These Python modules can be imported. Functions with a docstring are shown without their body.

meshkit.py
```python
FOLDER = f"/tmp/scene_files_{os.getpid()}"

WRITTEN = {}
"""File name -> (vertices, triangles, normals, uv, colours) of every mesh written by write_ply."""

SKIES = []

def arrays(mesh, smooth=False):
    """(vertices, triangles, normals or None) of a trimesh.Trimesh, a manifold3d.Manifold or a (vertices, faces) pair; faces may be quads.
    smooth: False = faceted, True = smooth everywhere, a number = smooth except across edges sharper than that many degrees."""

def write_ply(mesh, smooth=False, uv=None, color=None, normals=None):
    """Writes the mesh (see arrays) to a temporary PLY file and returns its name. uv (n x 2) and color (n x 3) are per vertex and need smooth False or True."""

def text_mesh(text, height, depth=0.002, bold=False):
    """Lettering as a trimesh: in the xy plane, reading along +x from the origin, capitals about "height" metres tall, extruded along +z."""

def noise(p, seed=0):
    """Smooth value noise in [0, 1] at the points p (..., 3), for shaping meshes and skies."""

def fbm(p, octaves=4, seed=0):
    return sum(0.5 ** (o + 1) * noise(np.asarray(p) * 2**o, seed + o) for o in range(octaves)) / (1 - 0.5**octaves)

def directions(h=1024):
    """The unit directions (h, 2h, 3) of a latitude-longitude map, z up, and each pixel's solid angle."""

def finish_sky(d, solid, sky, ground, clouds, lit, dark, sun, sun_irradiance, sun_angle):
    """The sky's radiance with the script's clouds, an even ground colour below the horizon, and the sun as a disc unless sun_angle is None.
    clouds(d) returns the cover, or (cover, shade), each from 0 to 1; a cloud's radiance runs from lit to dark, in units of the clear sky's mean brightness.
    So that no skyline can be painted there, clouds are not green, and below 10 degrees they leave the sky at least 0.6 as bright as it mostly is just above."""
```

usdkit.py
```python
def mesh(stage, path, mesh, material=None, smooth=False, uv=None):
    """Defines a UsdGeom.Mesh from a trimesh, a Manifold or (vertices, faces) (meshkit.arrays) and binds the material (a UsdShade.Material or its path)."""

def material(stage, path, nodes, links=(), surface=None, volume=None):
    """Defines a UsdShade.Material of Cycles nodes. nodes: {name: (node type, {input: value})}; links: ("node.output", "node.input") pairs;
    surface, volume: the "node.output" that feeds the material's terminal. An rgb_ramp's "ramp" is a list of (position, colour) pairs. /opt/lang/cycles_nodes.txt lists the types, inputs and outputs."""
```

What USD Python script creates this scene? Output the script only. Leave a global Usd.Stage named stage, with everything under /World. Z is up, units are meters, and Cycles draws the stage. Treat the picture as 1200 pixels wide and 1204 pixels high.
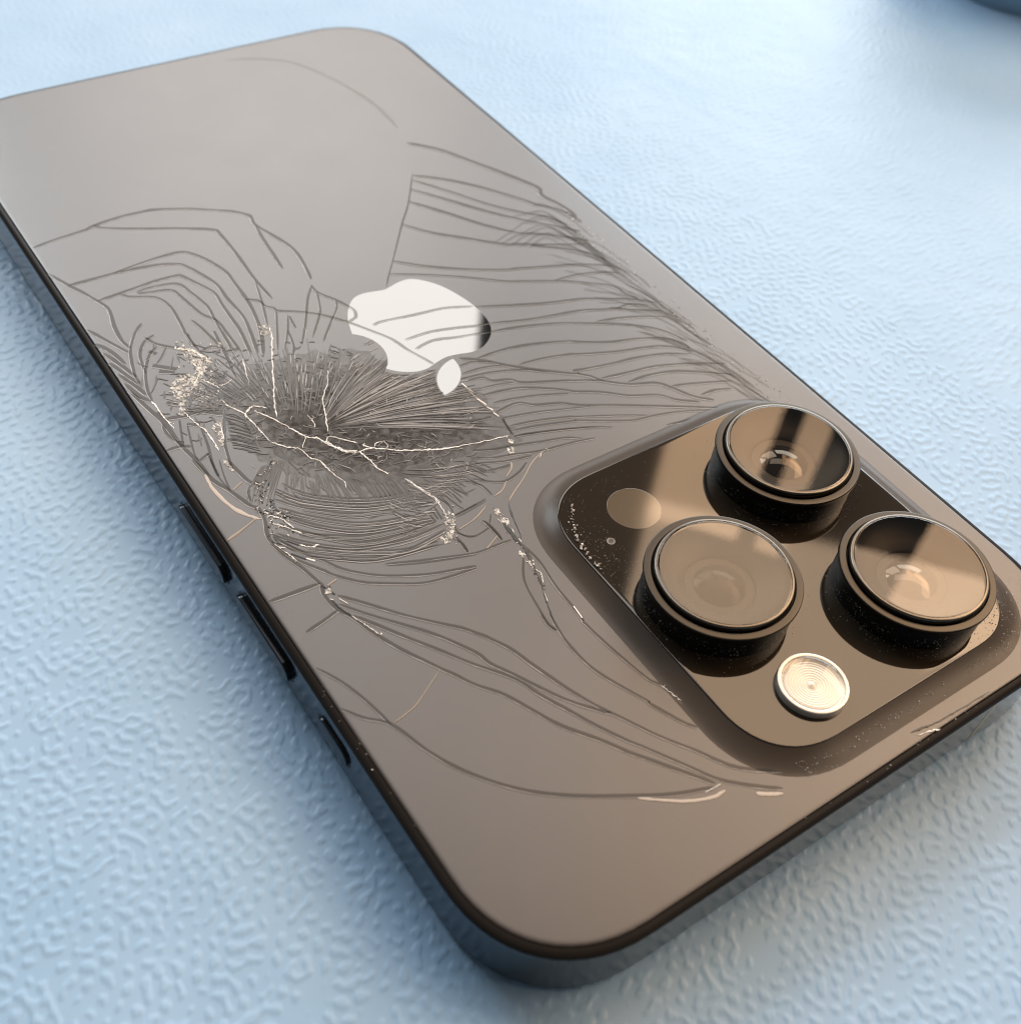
import math
import numpy as np, trimesh
from shapely.geometry import Polygon
import usdkit
from pxr import Usd, UsdGeom, UsdLux, UsdShade, Gf, Sdf

MM = 0.001
stage = Usd.Stage.CreateInMemory()
UsdGeom.SetStageUpAxis(stage, 'Z'); UsdGeom.SetStageMetersPerUnit(stage, 1.0)
UsdGeom.Xform.Define(stage, '/World')
rng = np.random.default_rng(11)

# ---------------------------------------------------------------- camera
cam = UsdGeom.Camera.Define(stage, '/World/camera')
RIGHT, DOWN, FWD = (-0.82955152, 0.55321509, 0.07614034), (0.39504056, 0.67772507, -0.62018682), (-0.39469892, -0.48439839, -0.78075026)
EYE = (0.05845133, 0.09125023, 0.09281175)
m = Gf.Matrix4d(*RIGHT, 0, *[-v for v in DOWN], 0, *[-v for v in FWD], 0, *EYE, 1)
cam.AddTransformOp().Set(m)
FOC = 6.86; HA = FOC * 1200 / 1299.643
cam.CreateFocalLengthAttr(FOC); cam.CreateHorizontalApertureAttr(HA); cam.CreateVerticalApertureAttr(HA * 1204 / 1200)
cam.CreateHorizontalApertureOffsetAttr(HA * 20.9 / 1200); cam.CreateVerticalApertureOffsetAttr(HA * 96.9 / 1200)
cam.CreateClippingRangeAttr(Gf.Vec2f(0.004, 50.0))
cam.CreateFStopAttr(FOC / 1.15); cam.CreateFocusDistanceAttr(0.116)
cam.CreateExposureAttr(0.0)

# ---------------------------------------------------------------- light: the room, its bright window and its warm ceiling lamps
def wall_lamp(name, az0, az1, el0, el1, D, color, radiance, o=(0, 0, 0)):
    """An upright pane, D metres away along the floor, spanning the azimuths and elevations given."""
    az = math.radians((az0 + az1) / 2); z = np.array([math.cos(az), math.sin(az), 0]); x = np.array([-z[1], z[0], 0])
    z0, z1 = D * math.tan(math.radians(el0)), D * math.tan(math.radians(el1)); c = z * D + [0, 0, (z0 + z1) / 2] + np.array(o)
    lamp(name, 2 * D * math.tan(math.radians(abs(az1 - az0) / 2)), z1 - z0, color, radiance, x, np.array([0, 0, 1.]), z, c)
def ceiling_lamp(name, az, r0, r1, w0, w1, h, color, radiance, o=(0, 0, 0)):
    """A level pane h metres up: r0..r1 along the azimuth, w0..w1 across it."""
    a = math.radians(az); u = np.array([math.cos(a), math.sin(a), 0]); w = np.array([u[1], -u[0], 0]); z = np.array([0, 0, 1.])
    c = u * (r0 + r1) / 2 + w * (w0 + w1) / 2 + z * h + np.array(o)
    lamp(name, abs(w1 - w0), r1 - r0, color, radiance, -w, np.cross(z, -w), z, c)
def lamp(name, w, h, color, radiance, x, y, z, c):
    L = UsdLux.RectLight.Define(stage, '/World/' + name)
    L.CreateWidthAttr(w); L.CreateHeightAttr(h); L.CreateColorAttr(Gf.Vec3f(*color)); L.CreateIntensityAttr(radiance)
    L.AddTransformOp().Set(Gf.Matrix4d(*map(float, x), 0, *map(float, y), 0, *map(float, z), 0, *map(float, c), 1))
COOL, WARM = (0.90, 0.96, 1.0), (1.0, 0.65, 0.39)
LENSES, LOGO_AT = (-.014, .045, .009), (-.006, .003, .008)
wall_lamp('window_light', -126.2, -101, 20, 46, 1.3, (1, .965, .93), 5.4, LOGO_AT)
wall_lamp('window_light_001', -97, -72, 24, 44, 1.3, COOL, 10.0)
wall_lamp('far_window_light', -166, -130, 12, 34, 1.4, (.90, .96, 1.0), 7.6, LOGO_AT)
wall_lamp('warm_panel', -146.3, -139.2, 35.5, 46, 1.3, WARM, 5.0, LENSES)
wall_lamp('warm_panel_001', -149.8, -147.8, 35.5, 46, 1.3, WARM, 4.2, LENSES)
wall_lamp('warm_panel_002', -192, -158.3, 34.5, 48, 1.3, WARM, 5.4, LENSES)
ceiling_lamp('warm_ceiling', -139.2, .42, 1.10, 0, 1.3, 1.1, (1.0, .70, .46), 4.6, LENSES)
wall_lamp('warm_side_light', 128, 166, 34, 54, 1.3, (1.0, .74, .52), 4.5)
ceiling_lamp('dim_ceiling', -139.2, .40, .84, -.55, -.01, 1.1, (1.0, .92, .87), 3.3, LENSES)
dome = UsdLux.DomeLight.Define(stage, '/World/room_light')
usdkit.material(stage, '/World/Looks/room', {'b': ('background_shader', {'color': (1.0, .96, .92), 'strength': 0.11})}, surface='b.background')
UsdShade.MaterialBindingAPI.Apply(dome.GetPrim()).Bind(UsdShade.Material.Get(stage, '/World/Looks/room'))

# ---------------------------------------------------------------- materials
def mat(name, nodes, links=(), surface='p.BSDF'):
    return usdkit.material(stage, '/World/Looks/' + name, nodes, links, surface=surface)
def plain(name, color, rough=.5, metal=0., ior=1.5, **kw):
    return mat(name, {'p': ('principled_bsdf', dict(base_color=color, roughness=rough, metallic=metal, ior=ior, **kw))})
M_mat = mat('mat_plastic', {'g': ('geometry', {}), 'n': ('noise_texture', {'scale': 60., 'detail': 4.}), 'r': ('rgb_ramp', {'ramp': [(0.3, (.295, .475, .685)), (.7, (.335, .515, .725))]}),
    'f': ('noise_texture', {'scale': 9000., 'detail': 2.}), 'b': ('bump', {'strength': .25, 'distance': .00004}),
    'p': ('principled_bsdf', {'roughness': .46, 'ior': 1.47})},
    [('g.position', 'n.vector'), ('n.fac', 'r.fac'), ('r.color', 'p.base_color'), ('g.position', 'f.vector'), ('f.fac', 'b.height'), ('b.normal', 'p.normal')])
M_glass = mat('frosted_glass', {'g': ('geometry', {}), 'n': ('noise_texture', {'scale': 70., 'detail': 2.}), 'f': ('noise_texture', {'scale': 7000., 'detail': 2.}), 's': ('noise_texture', {'scale': 110., 'detail': 5., 'roughness': .6}),
    'sr': ('map_range', {'from_min': .35, 'from_max': .65, 'to_min': .334, 'to_max': .348, 'clamp': True}), 'b1': ('bump', {'strength': .12, 'distance': .0002}), 'b2': ('bump', {'strength': .14, 'distance': .00003}),
    'p': ('principled_bsdf', {'base_color': (.056, .048, .045), 'ior': 1.73})},
    [('g.position', 'n.vector'), ('g.position', 'f.vector'), ('g.position', 's.vector'), ('s.fac', 'sr.value'), ('sr.result', 'p.roughness'), ('n.fac', 'b1.height'), ('f.fac', 'b2.height'), ('b1.normal', 'b2.normal'), ('b2.normal', 'p.normal')])
M_rim = mat('plateau_rim_glass', {'g': ('geometry', {}), 'f': ('noise_texture', {'scale': 5000., 'detail': 2.}), 'b': ('bump', {'strength': .1, 'distance': .00003}),
    'p': ('principled_bsdf', {'base_color': (.07, .057, .047), 'roughness': .3, 'ior': 1.3})}, [('g.position', 'f.vector'), ('f.fac', 'b.height'), ('b.normal', 'p.normal')])
M_plateau = plain('plateau_glass', (.024, .018, .012), .05, ior=1.6)
M_steel = plain('dark_steel', (.095, .11, .125), .13, metal=1.)
M_bevel = plain('dark_edge', (.022, .019, .017), .35, metal=0., ior=1.5, specular_ior_level=.06)
M_ring = plain('lens_ring_metal', (.05, .046, .04), .3, metal=1.)
M_rimmetal = plain('lens_rim_metal', (.13, .117, .1), .26, metal=1.)
M_black = plain('black_barrel', (.006, .006, .006), .35, specular_ior_level=.25)
M_well = plain('lens_well', (.008, .0065, .005), .5)
M_elem = plain('lens_element', (.012, .010, .012), .03, ior=1.85)
M_elem_dull = plain('lens_element_dull', (.03, .024, .018), .12, ior=1.25)
M_cover = mat('lens_cover', {'lw': ('layer_weight', {'blend': .5}), 'pw': ('math', {'math_type': 'power', 'value2': 5.}), 'ma': ('math', {'math_type': 'multiply_add', 'value2': 0.94, 'value3': 0.06}),
    't': ('transparent_bsdf', {'color': (.66, .6, .53)}), 'g': ('glossy_bsdf', {'color': (1, 1, 1), 'roughness': 0.015}), 'm': ('mix_closure', {})},
    [('lw.facing', 'pw.value1'), ('pw.value', 'ma.value1'), ('ma.value', 'm.fac'), ('t.BSDF', 'm.closure1'), ('g.BSDF', 'm.closure2')], surface='m.closure')
M_logo = plain('logo_mirror', (.155, .153, .15), .035, metal=1.)
M_flashbase = plain('flash_reflector', (.72, .67, .60), .36, metal=.15)
M_clear = mat('flash_glass', {'lw': ('layer_weight', {'blend': .5}), 'pw': ('math', {'math_type': 'power', 'value2': 5.}), 'ma': ('math', {'math_type': 'multiply_add', 'value2': 0.960, 'value3': 0.04}),
    't': ('transparent_bsdf', {'color': (0.96, 0.95, 0.93)}), 'g': ('glossy_bsdf', {'color': (1, 1, 1), 'roughness': 0.03}), 'm': ('mix_closure', {})},
    [('lw.facing', 'pw.value1'), ('pw.value', 'ma.value1'), ('ma.value', 'm.fac'), ('t.BSDF', 'm.closure1'), ('g.BSDF', 'm.closure2')], surface='m.closure')
M_lidar = plain('sensor_glass', (.12, .092, .062), .07, ior=1.75)
def film(name, col, gloss, rough):
    return mat(name, {'t': ('transparent_bsdf', {'color': col}), 'g': ('principled_bsdf', {'base_color': tuple(c * .3 for c in col), 'roughness': rough, 'ior': 1.5}), 'm': ('mix_closure', {'fac': gloss})},
        [('t.BSDF', 'm.closure1'), ('g.BSDF', 'm.closure2')], surface='m.closure')
M_crack = film('crack_face', (.72, .71, .70), .05, .35)
M_faint = film('crack_faint', (.92, .91, .90), .04, .35)
M_edge = film('crack_edge', (.865, .86, .85), .04, .4)
M_fine = plain('crack_fine', (.066, .056, .05), .38, ior=1.49)
M_film = mat('crushed_film', {'g': ('geometry', {}), 'n': ('noise_texture', {'scale': 1300., 'detail': 4., 'roughness': .65}), 'r': ('rgb_ramp', {'ramp': [(.38, (.83, .82, .81)), (.62, (.92, .915, .91))]}),
    't': ('transparent_bsdf', {})}, [('g.position', 'n.vector'), ('n.fac', 'r.fac'), ('r.color', 't.color')], surface='t.BSDF')
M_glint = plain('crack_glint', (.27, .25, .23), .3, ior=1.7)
M_white = plain('crushed_glass', (.86, .84, .80), .35)
M_patch = mat('crushed_patch', {'g': ('geometry', {}), 'n': ('noise_texture', {'scale': 1500., 'detail': 4., 'roughness': .65}), 'r': ('rgb_ramp', {'ramp': [(.38, (0, 0, 0)), (.62, (.85, .85, .85))]}),
    't': ('transparent_bsdf', {'color': (.95, .93, .9)}), 'd': ('principled_bsdf', {'base_color': (.92, .90, .86), 'roughness': .3}), 'm': ('mix_closure', {})},
    [('g.position', 'n.vector'), ('n.fac', 'r.fac'), ('r.color', 'm.fac'), ('t.BSDF', 'm.closure1'), ('d.BSDF', 'm.closure2')], surface='m.closure')
M_tan = plain('tan_crack', (.30, .235, .17), .4)
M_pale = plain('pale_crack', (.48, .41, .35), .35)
M_dark = plain('black_crack', (.012, .011, .01), .3)
M_button = plain('button_steel', (.03, .032, .036), .2, metal=1.)
M_slot = plain('slot_black', (.004, .004, .005), .4)
M_antenna = plain('antenna_band', (.42, .36, .24), .4)
M_dust = plain('glass_dust', (.62, .59, .54), .25)
M_blue = plain('dark_blue_plastic', (.30, .47, .62), .6)

# ---------------------------------------------------------------- helpers
used = {}
def free(parent, name):
    n = used.get((parent, name), 0); used[(parent, name)] = n + 1
    return f'{parent}/{name}' + (f'_{n:03d}' if n else '')
def obj(parent, name, mesh, material, smooth=False, **keys):
    if isinstance(mesh, tuple):
        v, f = mesh; v = np.asarray(v, float) * MM; mesh = (v, f)
    else:
        mesh = mesh.copy(); mesh.apply_scale(MM)
    path = free(parent, name)
    p = usdkit.mesh(stage, path, mesh, material, smooth=smooth).GetPrim()
    for k, v in keys.items(): p.SetCustomDataByKey(k, v)
    return path
def corner_loop(hx, hy, r, n=14, e=2.25, cx=0, cy=0):
    pts = []
    for sx, sy, a0 in ((1, 1, 0), (-1, 1, 90), (-1, -1, 180), (1, -1, 270)):
        for k in range(n + 1):
            a = math.radians(a0 + 90 * k / n); c, s = math.cos(a), math.sin(a)
            pts.append((cx + sx * (hx - r) + r * math.copysign(abs(c) ** (2 / e), c), cy + sy * (hy - r) + r * math.copysign(abs(s) ** (2 / e), s)))
    return np.array(pts)
def loft(loops, cap0=False, cap1=False):
    n = len(loops[0]); v = np.vstack(loops); f = []
    for i in range(len(loops) - 1):
        a = np.arange(n) + i * n; b = np.roll(np.arange(n), -1) + i * n
        f += [np.c_[a, b, b + n], np.c_[a, b + n, a + n]]
    f = np.vstack(f) if f else np.zeros((0, 3), int)
    for flag, i, rev in ((cap0, 0, True), (cap1, len(loops) - 1, False)):
        if flag:
            c = len(v); v = np.vstack([v, loops[i].mean(0)]); a = np.arange(n) + i * n; b = np.roll(np.arange(n), -1) + i * n
            f = np.vstack([f, np.c_[b, a, np.full(n, c)] if rev else np.c_[a, b, np.full(n, c)]])
    return v, f
def lift(xy, z): return np.c_[xy, np.full(len(xy), z)]
def lathe(profile, cx, cy, n=96, cap0=False, cap1=False):
    a = np.linspace(0, 2 * np.pi, n, endpoint=False)
    return loft([np.c_[cx + r * np.cos(a), cy + r * np.sin(a), np.full(n, z)] for r, z in profile], cap0, cap1)
def slab(xy, z0, z1, bevel=0.):
    pg = Polygon(xy).buffer(0)
    t = trimesh.creation.extrude_polygon(pg, z1 - z0, engine='earcut'); t.apply_translation((0, 0, z0)); return t
def smooth_line(p, per=5, closed=False):
    p = np.asarray(p, float); n = len(p)
    if n < 3: return p
    g = (lambda i: p[i % n]) if closed else (lambda i: p[i] if 0 <= i < n else (2 * p[0] - p[1] if i < 0 else 2 * p[-1] - p[-2]))
    o = []
    for i in range(n if closed else n - 1):
        a, b, c, d = g(i - 1), g(i), g(i + 1), g(i + 2)
        for t in np.linspace(0, 1, per, endpoint=False):
            o.append(.5 * (2 * b + (c - a) * t + (2 * a - 5 * b + 4 * c - d) * t * t + (3 * b - a - 3 * c + d) * t ** 3))
    return np.array(o if closed else o + [p[-1]])
def ribbon(p, w, z, tent=.012, jag=0., taper=True):
    """A crack: a low two-faced sliver along the line p, w wide, its edge a little proud of the pane."""
    d = np.gradient(p, axis=0); d /= np.maximum(np.linalg.norm(d, axis=1, keepdims=True), 1e-9); nrm = np.c_[-d[:, 1], d[:, 0]]
    n = len(p); ww = np.full(n, w / 2)
    if taper and n > 4: ww[0] *= .35; ww[-1] *= .35; ww[1] *= .8; ww[-2] *= .8
    if n > 6:
        kn = rng.uniform(.62, 1.28, max(3, n // 5 + 2)); ww = ww * np.interp(np.linspace(0, 1, n), np.linspace(0, 1, len(kn)), kn)
    jl, jr = (rng.uniform(1 - jag, 1 + jag, n) for _ in range(2))
    off = rng.normal(0, jag * w * .25, n) if jag else 0
    c = p + nrm * (np.asarray(off).reshape(-1, 1) if jag else 0)
    L, Rr = c + nrm * (ww * jl)[:, None], c - nrm * (ww * jr)[:, None]
    v = np.vstack([lift(L, z), lift(c, z + tent), lift(Rr, z)]); i = np.arange(n - 1)
    return v, np.vstack([np.c_[i + n, i + n + 1, i + 1], np.c_[i + n, i + 1, i], np.c_[i + 2 * n, i + 2 * n + 1, i + n + 1], np.c_[i + 2 * n, i + n + 1, i + n]])
def join(parts):
    vs, fs, o = [], [], 0
    for v, f in parts: vs.append(v); fs.append(np.asarray(f) + o); o += len(v)
    return np.vstack(vs), np.vstack(fs)
def nums(s): return np.array([int(x) for x in s], float).reshape(-1, 2) / 100

# ---------------------------------------------------------------- the textured blue surface
STEP = 0.2
gx = np.r_[np.arange(-190, -64.1, .5), np.arange(-64, 80, STEP), np.arange(80, 96, .5)]
gy = np.r_[np.arange(-136, -78.1, .5), np.arange(-78, 110, STEP), np.arange(110, 126, .5)]
def band(seed, lam, width):
    r = np.random.default_rng(seed).normal(size=(1536, 1536)); k = np.hypot(np.fft.fftfreq(1536, STEP)[:, None], np.fft.fftfreq(1536, STEP)[None])
    q = np.fft.ifft2(np.fft.fft2(r) * np.exp(-((k - 1 / lam) / width) ** 2)).real; return q / q.std()
g1, g2, g3 = band(3, 1.4, .17), band(4, 6., .08), band(8, 40., .02)
sm = lambda t: np.clip(t, 0, 1) ** 2 * (3 - 2 * np.clip(t, 0, 1))
relief = .068 * sm((g1 + .32 * g2 - .42) / .5) + .006 * g2 + .02 * g3
relief = relief[np.ix_(((gx + 190) / STEP).round().astype(int), ((gy + 136) / STEP).round().astype(int))]
relief -= .03
X, Y = np.meshgrid(gx, gy, indexing='ij')
inside = (np.abs(X) < 30) & (np.abs(Y) < 68)
Z = np.where(inside, -.05, relief)
nx, ny = len(gx), len(gy); idx = np.arange(nx * ny).reshape(nx, ny)
a, b, c, d = idx[:-1, :-1], idx[1:, :-1], idx[1:, 1:], idx[:-1, 1:]
keep = ~(inside[:-1, :-1] & inside[1:, 1:])
quads = np.stack([a[keep], b[keep], c[keep], d[keep]], -1)
v = np.c_[X.ravel(), Y.ravel(), Z.ravel()]
border = np.vstack([idx[:, 0], idx[:, -1]]) if False else None
f = np.vstack([quads[:, [0, 1, 2]], quads[:, [0, 2, 3]]])
B = 460.
ring_in = np.concatenate([idx[:, 0], idx[-1, 1:], idx[-2::-1, -1], idx[0, -2:0:-1]])
out_xy = v[ring_in, :2].copy(); ctr = np.array([(gx[0] + gx[-1]) / 2, (gy[0] + gy[-1]) / 2]); half = np.array([gx[-1] - gx[0], gy[-1] - gy[0]]) / 2
out_xy = ctr + (out_xy - ctr) * (B / half); no = len(v); v = np.vstack([v, np.c_[out_xy, np.full(len(out_xy), -.02)]])
j = np.arange(len(ring_in)); jn = (j + 1) % len(j)
f = np.vstack([f, np.c_[ring_in, no + j, no + jn], np.c_[ring_in, no + jn, ring_in[jn]]])
obj('/World', 'tabletop', (v, f), M_mat, smooth=True, kind='structure', label='light blue plastic surface embossed with short wriggling ridges', category='tabletop')

# ---------------------------------------------------------------- the phone
HX, HY, T, CR = 35.75, 73.75, 7.85, 12.6
Z0 = .1
P = UsdGeom.Xform.Define(stage, '/World/smartphone'); pp = P.GetPrim()
pp.SetCustomDataByKey('label', 'dark grey smartphone lying face down with a shattered glass back and three large lenses'); pp.SetCustomDataByKey('category', 'smartphone')
PH = '/World/smartphone'
def rr(inset, z): return lift(corner_loop(HX - inset, HY - inset, CR - inset), z)
side = [(2.2, Z0), (.9, Z0), (.45, Z0 + .12), (.12, Z0 + .4), (0, Z0 + .8), (0, 6.95), (.02, 7.15)]
obj(PH, 'side_band', loft([rr(*q) for q in side], cap0=True), M_steel, smooth=35)
obj(PH, 'edge_bevel', loft([rr(*q) for q in [(.02, 7.15), (.07, 7.32), (.2, 7.5), (.4, 7.62), (.62, 7.7), (.78, 7.73), (.84, 7.66), (.9, 7.4), (1.6, 7.3)]]), M_bevel, smooth=50)
GL = obj(PH, 'back_glass', loft([rr(*q) for q in [(.9, 7.3), (.88, 7.66), (.9, 7.76), (.98, 7.82), (1.12, 7.848), (1.4, T)]], cap1=True), M_glass, smooth=30)
# side buttons
def pill(y0, y1, zc, hz, x0, x1, n=10):
    pts = []
    for s, yc in ((1, y1 - hz), (-1, y0 + hz)):
        for k in range(n + 1):
            t = math.radians(-90 + 180 * k / n) if s > 0 else math.radians(90 + 180 * k / n)
            pts.append((yc + hz * math.cos(t), zc + hz * math.sin(t)))
    q = np.array(pts)
    def L(x, sc): c = q.mean(0); return np.c_[np.full(len(q), x), c + (q - c) * sc]
    return q, L
def button(name, y0, y1, out, label):
    zc, hz = 4.0, 1.35
    q, _ = pill(y0, y1, zc, hz, 0, 0)
    def L(x, ins):
        qq, _ = pill(y0 + ins, y1 - ins, zc, hz - ins, 0, 0); return np.c_[np.full(len(qq), x), qq]
    b = obj(PH, name, loft([L(HX - .3, .12), L(HX + out - .15, .12), L(HX + out - .04, .17), L(HX + out, .3)], cap1=True), M_button, smooth=40, label=label)
    obj(b, 'button_gap', loft([L(HX + .012, -.16), L(HX + .014, .1)]), M_slot)
button('volume_button', 9.4, 21.0, .55, 'long dark volume button farther from the lenses')
button('volume_button', 23.4, 35.0, .55, 'long dark volume button nearer to the lenses')
button('mute_switch', 40.1, 46.0, .3, 'short dark mute switch nearest the lens end')
# antenna gaps in the steel band on the lens end
for x0 in (-19.3,):
    q = [(x0 - .35, y) for y in (HY + .004,)]
    bx = trimesh.creation.box((.7, .03, 6.2)); bx.apply_translation((x0, HY, 3.9))
    obj(PH, 'antenna_band', bx, M_antenna)

# camera plateau
PX0, PX1, PY0, PY1, ZP = -29.4, 5.4, 30.7, 68.5, 8.85
pcx, pcy, phx, phy = (PX0 + PX1) / 2, (PY0 + PY1) / 2, (PX1 - PX0) / 2, (PY1 - PY0) / 2
def pl(off, z): return lift(corner_loop(phx + off, phy + off, 7.6 + off, cx=pcx, cy=pcy), z)
tt = np.linspace(0, 1, 9)
obj(PH, 'plateau_rim', loft([pl(2.6 * (1 - t) + .05, T - .01 + (ZP - .1 - T) * (t * t * (1.1 - .1 * t))) for t in tt]), M_rim, smooth=60)
PLAT = obj(PH, 'camera_plateau', loft([pl(.08, ZP - .4), pl(.05, ZP - .1), pl(.0, ZP - .03), pl(-.1, ZP), pl(-.5, ZP)], cap1=True), M_plateau, smooth=30)
# lenses
LENS = [(-20.9, 40.78, 'lens at the plateau corner nearest the long edge, beside the shattered area'), (-3.2, 50.4, 'middle lens beside the flash'), (-20.8, 59.72, 'lens in the outermost corner of the phone')]
for cx, cy, lab in LENS:
    b = obj(PH, 'camera_lens', lathe([(7.62, ZP - .05), (7.6, 11.3), (7.55, 11.45)], cx, cy), M_black, smooth=40, label=lab)
    obj(b, 'lens_ring', lathe([(7.5, 11.4), (7.78, 11.46), (7.86, 11.6), (7.86, 11.86), (7.78, 11.97), (7.66, 12.0), (7.14, 12.0), (7.06, 11.94), (7.04, 11.5), (6.9, 11.45)], cx, cy), M_ring, smooth=35)
    obj(b, 'lens_rim', lathe([(6.92, 11.45), (6.9, 12.38), (6.84, 12.5), (6.74, 12.55), (6.58, 12.55), (6.55, 12.5)], cx, cy), M_rimmetal, smooth=40)
    obj(b, 'lens_well', lathe([(6.6, 12.4), (6.4, 11.9), (5.6, 11.3), (4.6, 10.9), (3.7, 10.6), (3.5, 10.3), (.01, 10.25)], cx, cy, cap1=True), M_well, smooth=50)
    ph = np.radians(np.linspace(33, 0, 12)); Rl = 4.8
    obj(b, 'lens_element', lathe([(Rl * math.sin(t), 10.35 + Rl * (math.cos(t) - math.cos(ph[0]))) for t in ph[:-1]], cx, cy, cap1=True), M_elem_dull if cy == 50.4 else M_elem, smooth=True)
    obj(b, 'cover_glass', lathe([(6.58, 12.5), (6.5, 12.53), (6.4, 12.535), (6.2, 12.535), (5.0, 12.535)], cx, cy, cap1=True), M_cover, smooth=30)
# flash
fx, fy = -3.7, 63.48
b = obj(PH, 'flash', lathe([(3.45, ZP - .05), (3.45, 9.45), (3.36, 9.6), (3.2, 9.64), (3.05, 9.6), (3.0, 9.45)], fx, fy, 64), plain('flash_ring', (.7, .64, .57), .3, metal=.4), smooth=35)
prof = [(3.02, 9.4)]
for k, r in enumerate(np.linspace(2.7, .5, 12)):
    prof += [(r + .1, 9.36 + .02), (r, 9.44), ]
obj(b, 'flash_reflector', lathe([(3.02, 9.42), (2.75, 9.3), (2.72, 9.36)] + [(r, 9.3 + (.028 if k % 2 else 0) - .12 * (2.7 - r) / 2.7) for k, r in enumerate(np.linspace(2.6, .55, 16))] + [(.5, 9.2), (.25, 9.3), (.05, 9.36)], fx, fy, 64, cap1=True), M_flashbase, smooth=11)
obj(b, 'flash_cover', lathe([(3.1, 9.55), (2.6, 9.66), (1.6, 9.72), (.8, 9.74)], fx, fy, 64, cap1=True), M_clear, smooth=True)
obj(PH, 'depth_sensor', lathe([(2.9, ZP + .003), (2.88, ZP + .008)], -3.3, 37.05, 64, cap1=True), M_lidar, smooth=False)
b = obj(PH, 'microphone', lathe([(.42, ZP + .002), (.46, ZP + .03), (.36, ZP + .04), (.3, ZP + .01)], 1.68, 39.5, 24), M_rimmetal, smooth=40)
obj(b, 'microphone_hole', lathe([(.33, ZP + .012), (.3, ZP + .013)], 1.68, 39.5, 24, cap1=True), M_slot)
# logo
from shapely.geometry import Point
half = np.array([(0, -8.62), (-1.1, -8.85), (-2.5, -9.15), (-3.95, -9.0), (-5.3, -7.95), (-6.65, -6.0), (-7.6, -3.4), (-8.15, -.72), (-8.2, 1.37), (-7.9, 3.2), (-7.2, 4.6), (-6.1, 5.7), (-4.6, 6.5), (-3.1, 6.65), (-1.4, 6.2), (0, 5.98)])
loop = np.vstack([half, (half * [-1, 1])[-2:0:-1]]) + [.3, 0]
body = Polygon(smooth_line(loop, 8, True)).buffer(0).difference(Point(10.95, .9).buffer(4.8, 40))
A_, B_ = np.array([4.1, 11.55]), np.array([-.15, 6.6]); mid, dd = (A_ + B_) / 2, A_ - B_; nn = np.array([-dd[1], dd[0]]) / np.hypot(*dd); Rr_ = 4.6; off = math.sqrt(Rr_ ** 2 - (np.hypot(*dd) / 2) ** 2)
leaf = Point(*(mid + nn * off)).buffer(Rr_, 60).intersection(Point(*(mid - nn * off)).buffer(Rr_, 60))
lg = obj(PH, 'logo', slab(np.array(body.exterior.coords)[:-1], T - .02, T + .012), M_logo)
obj(lg, 'logo_leaf', slab(np.array(leaf.exterior.coords)[:-1], T - .02, T + .012), M_logo)

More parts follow.
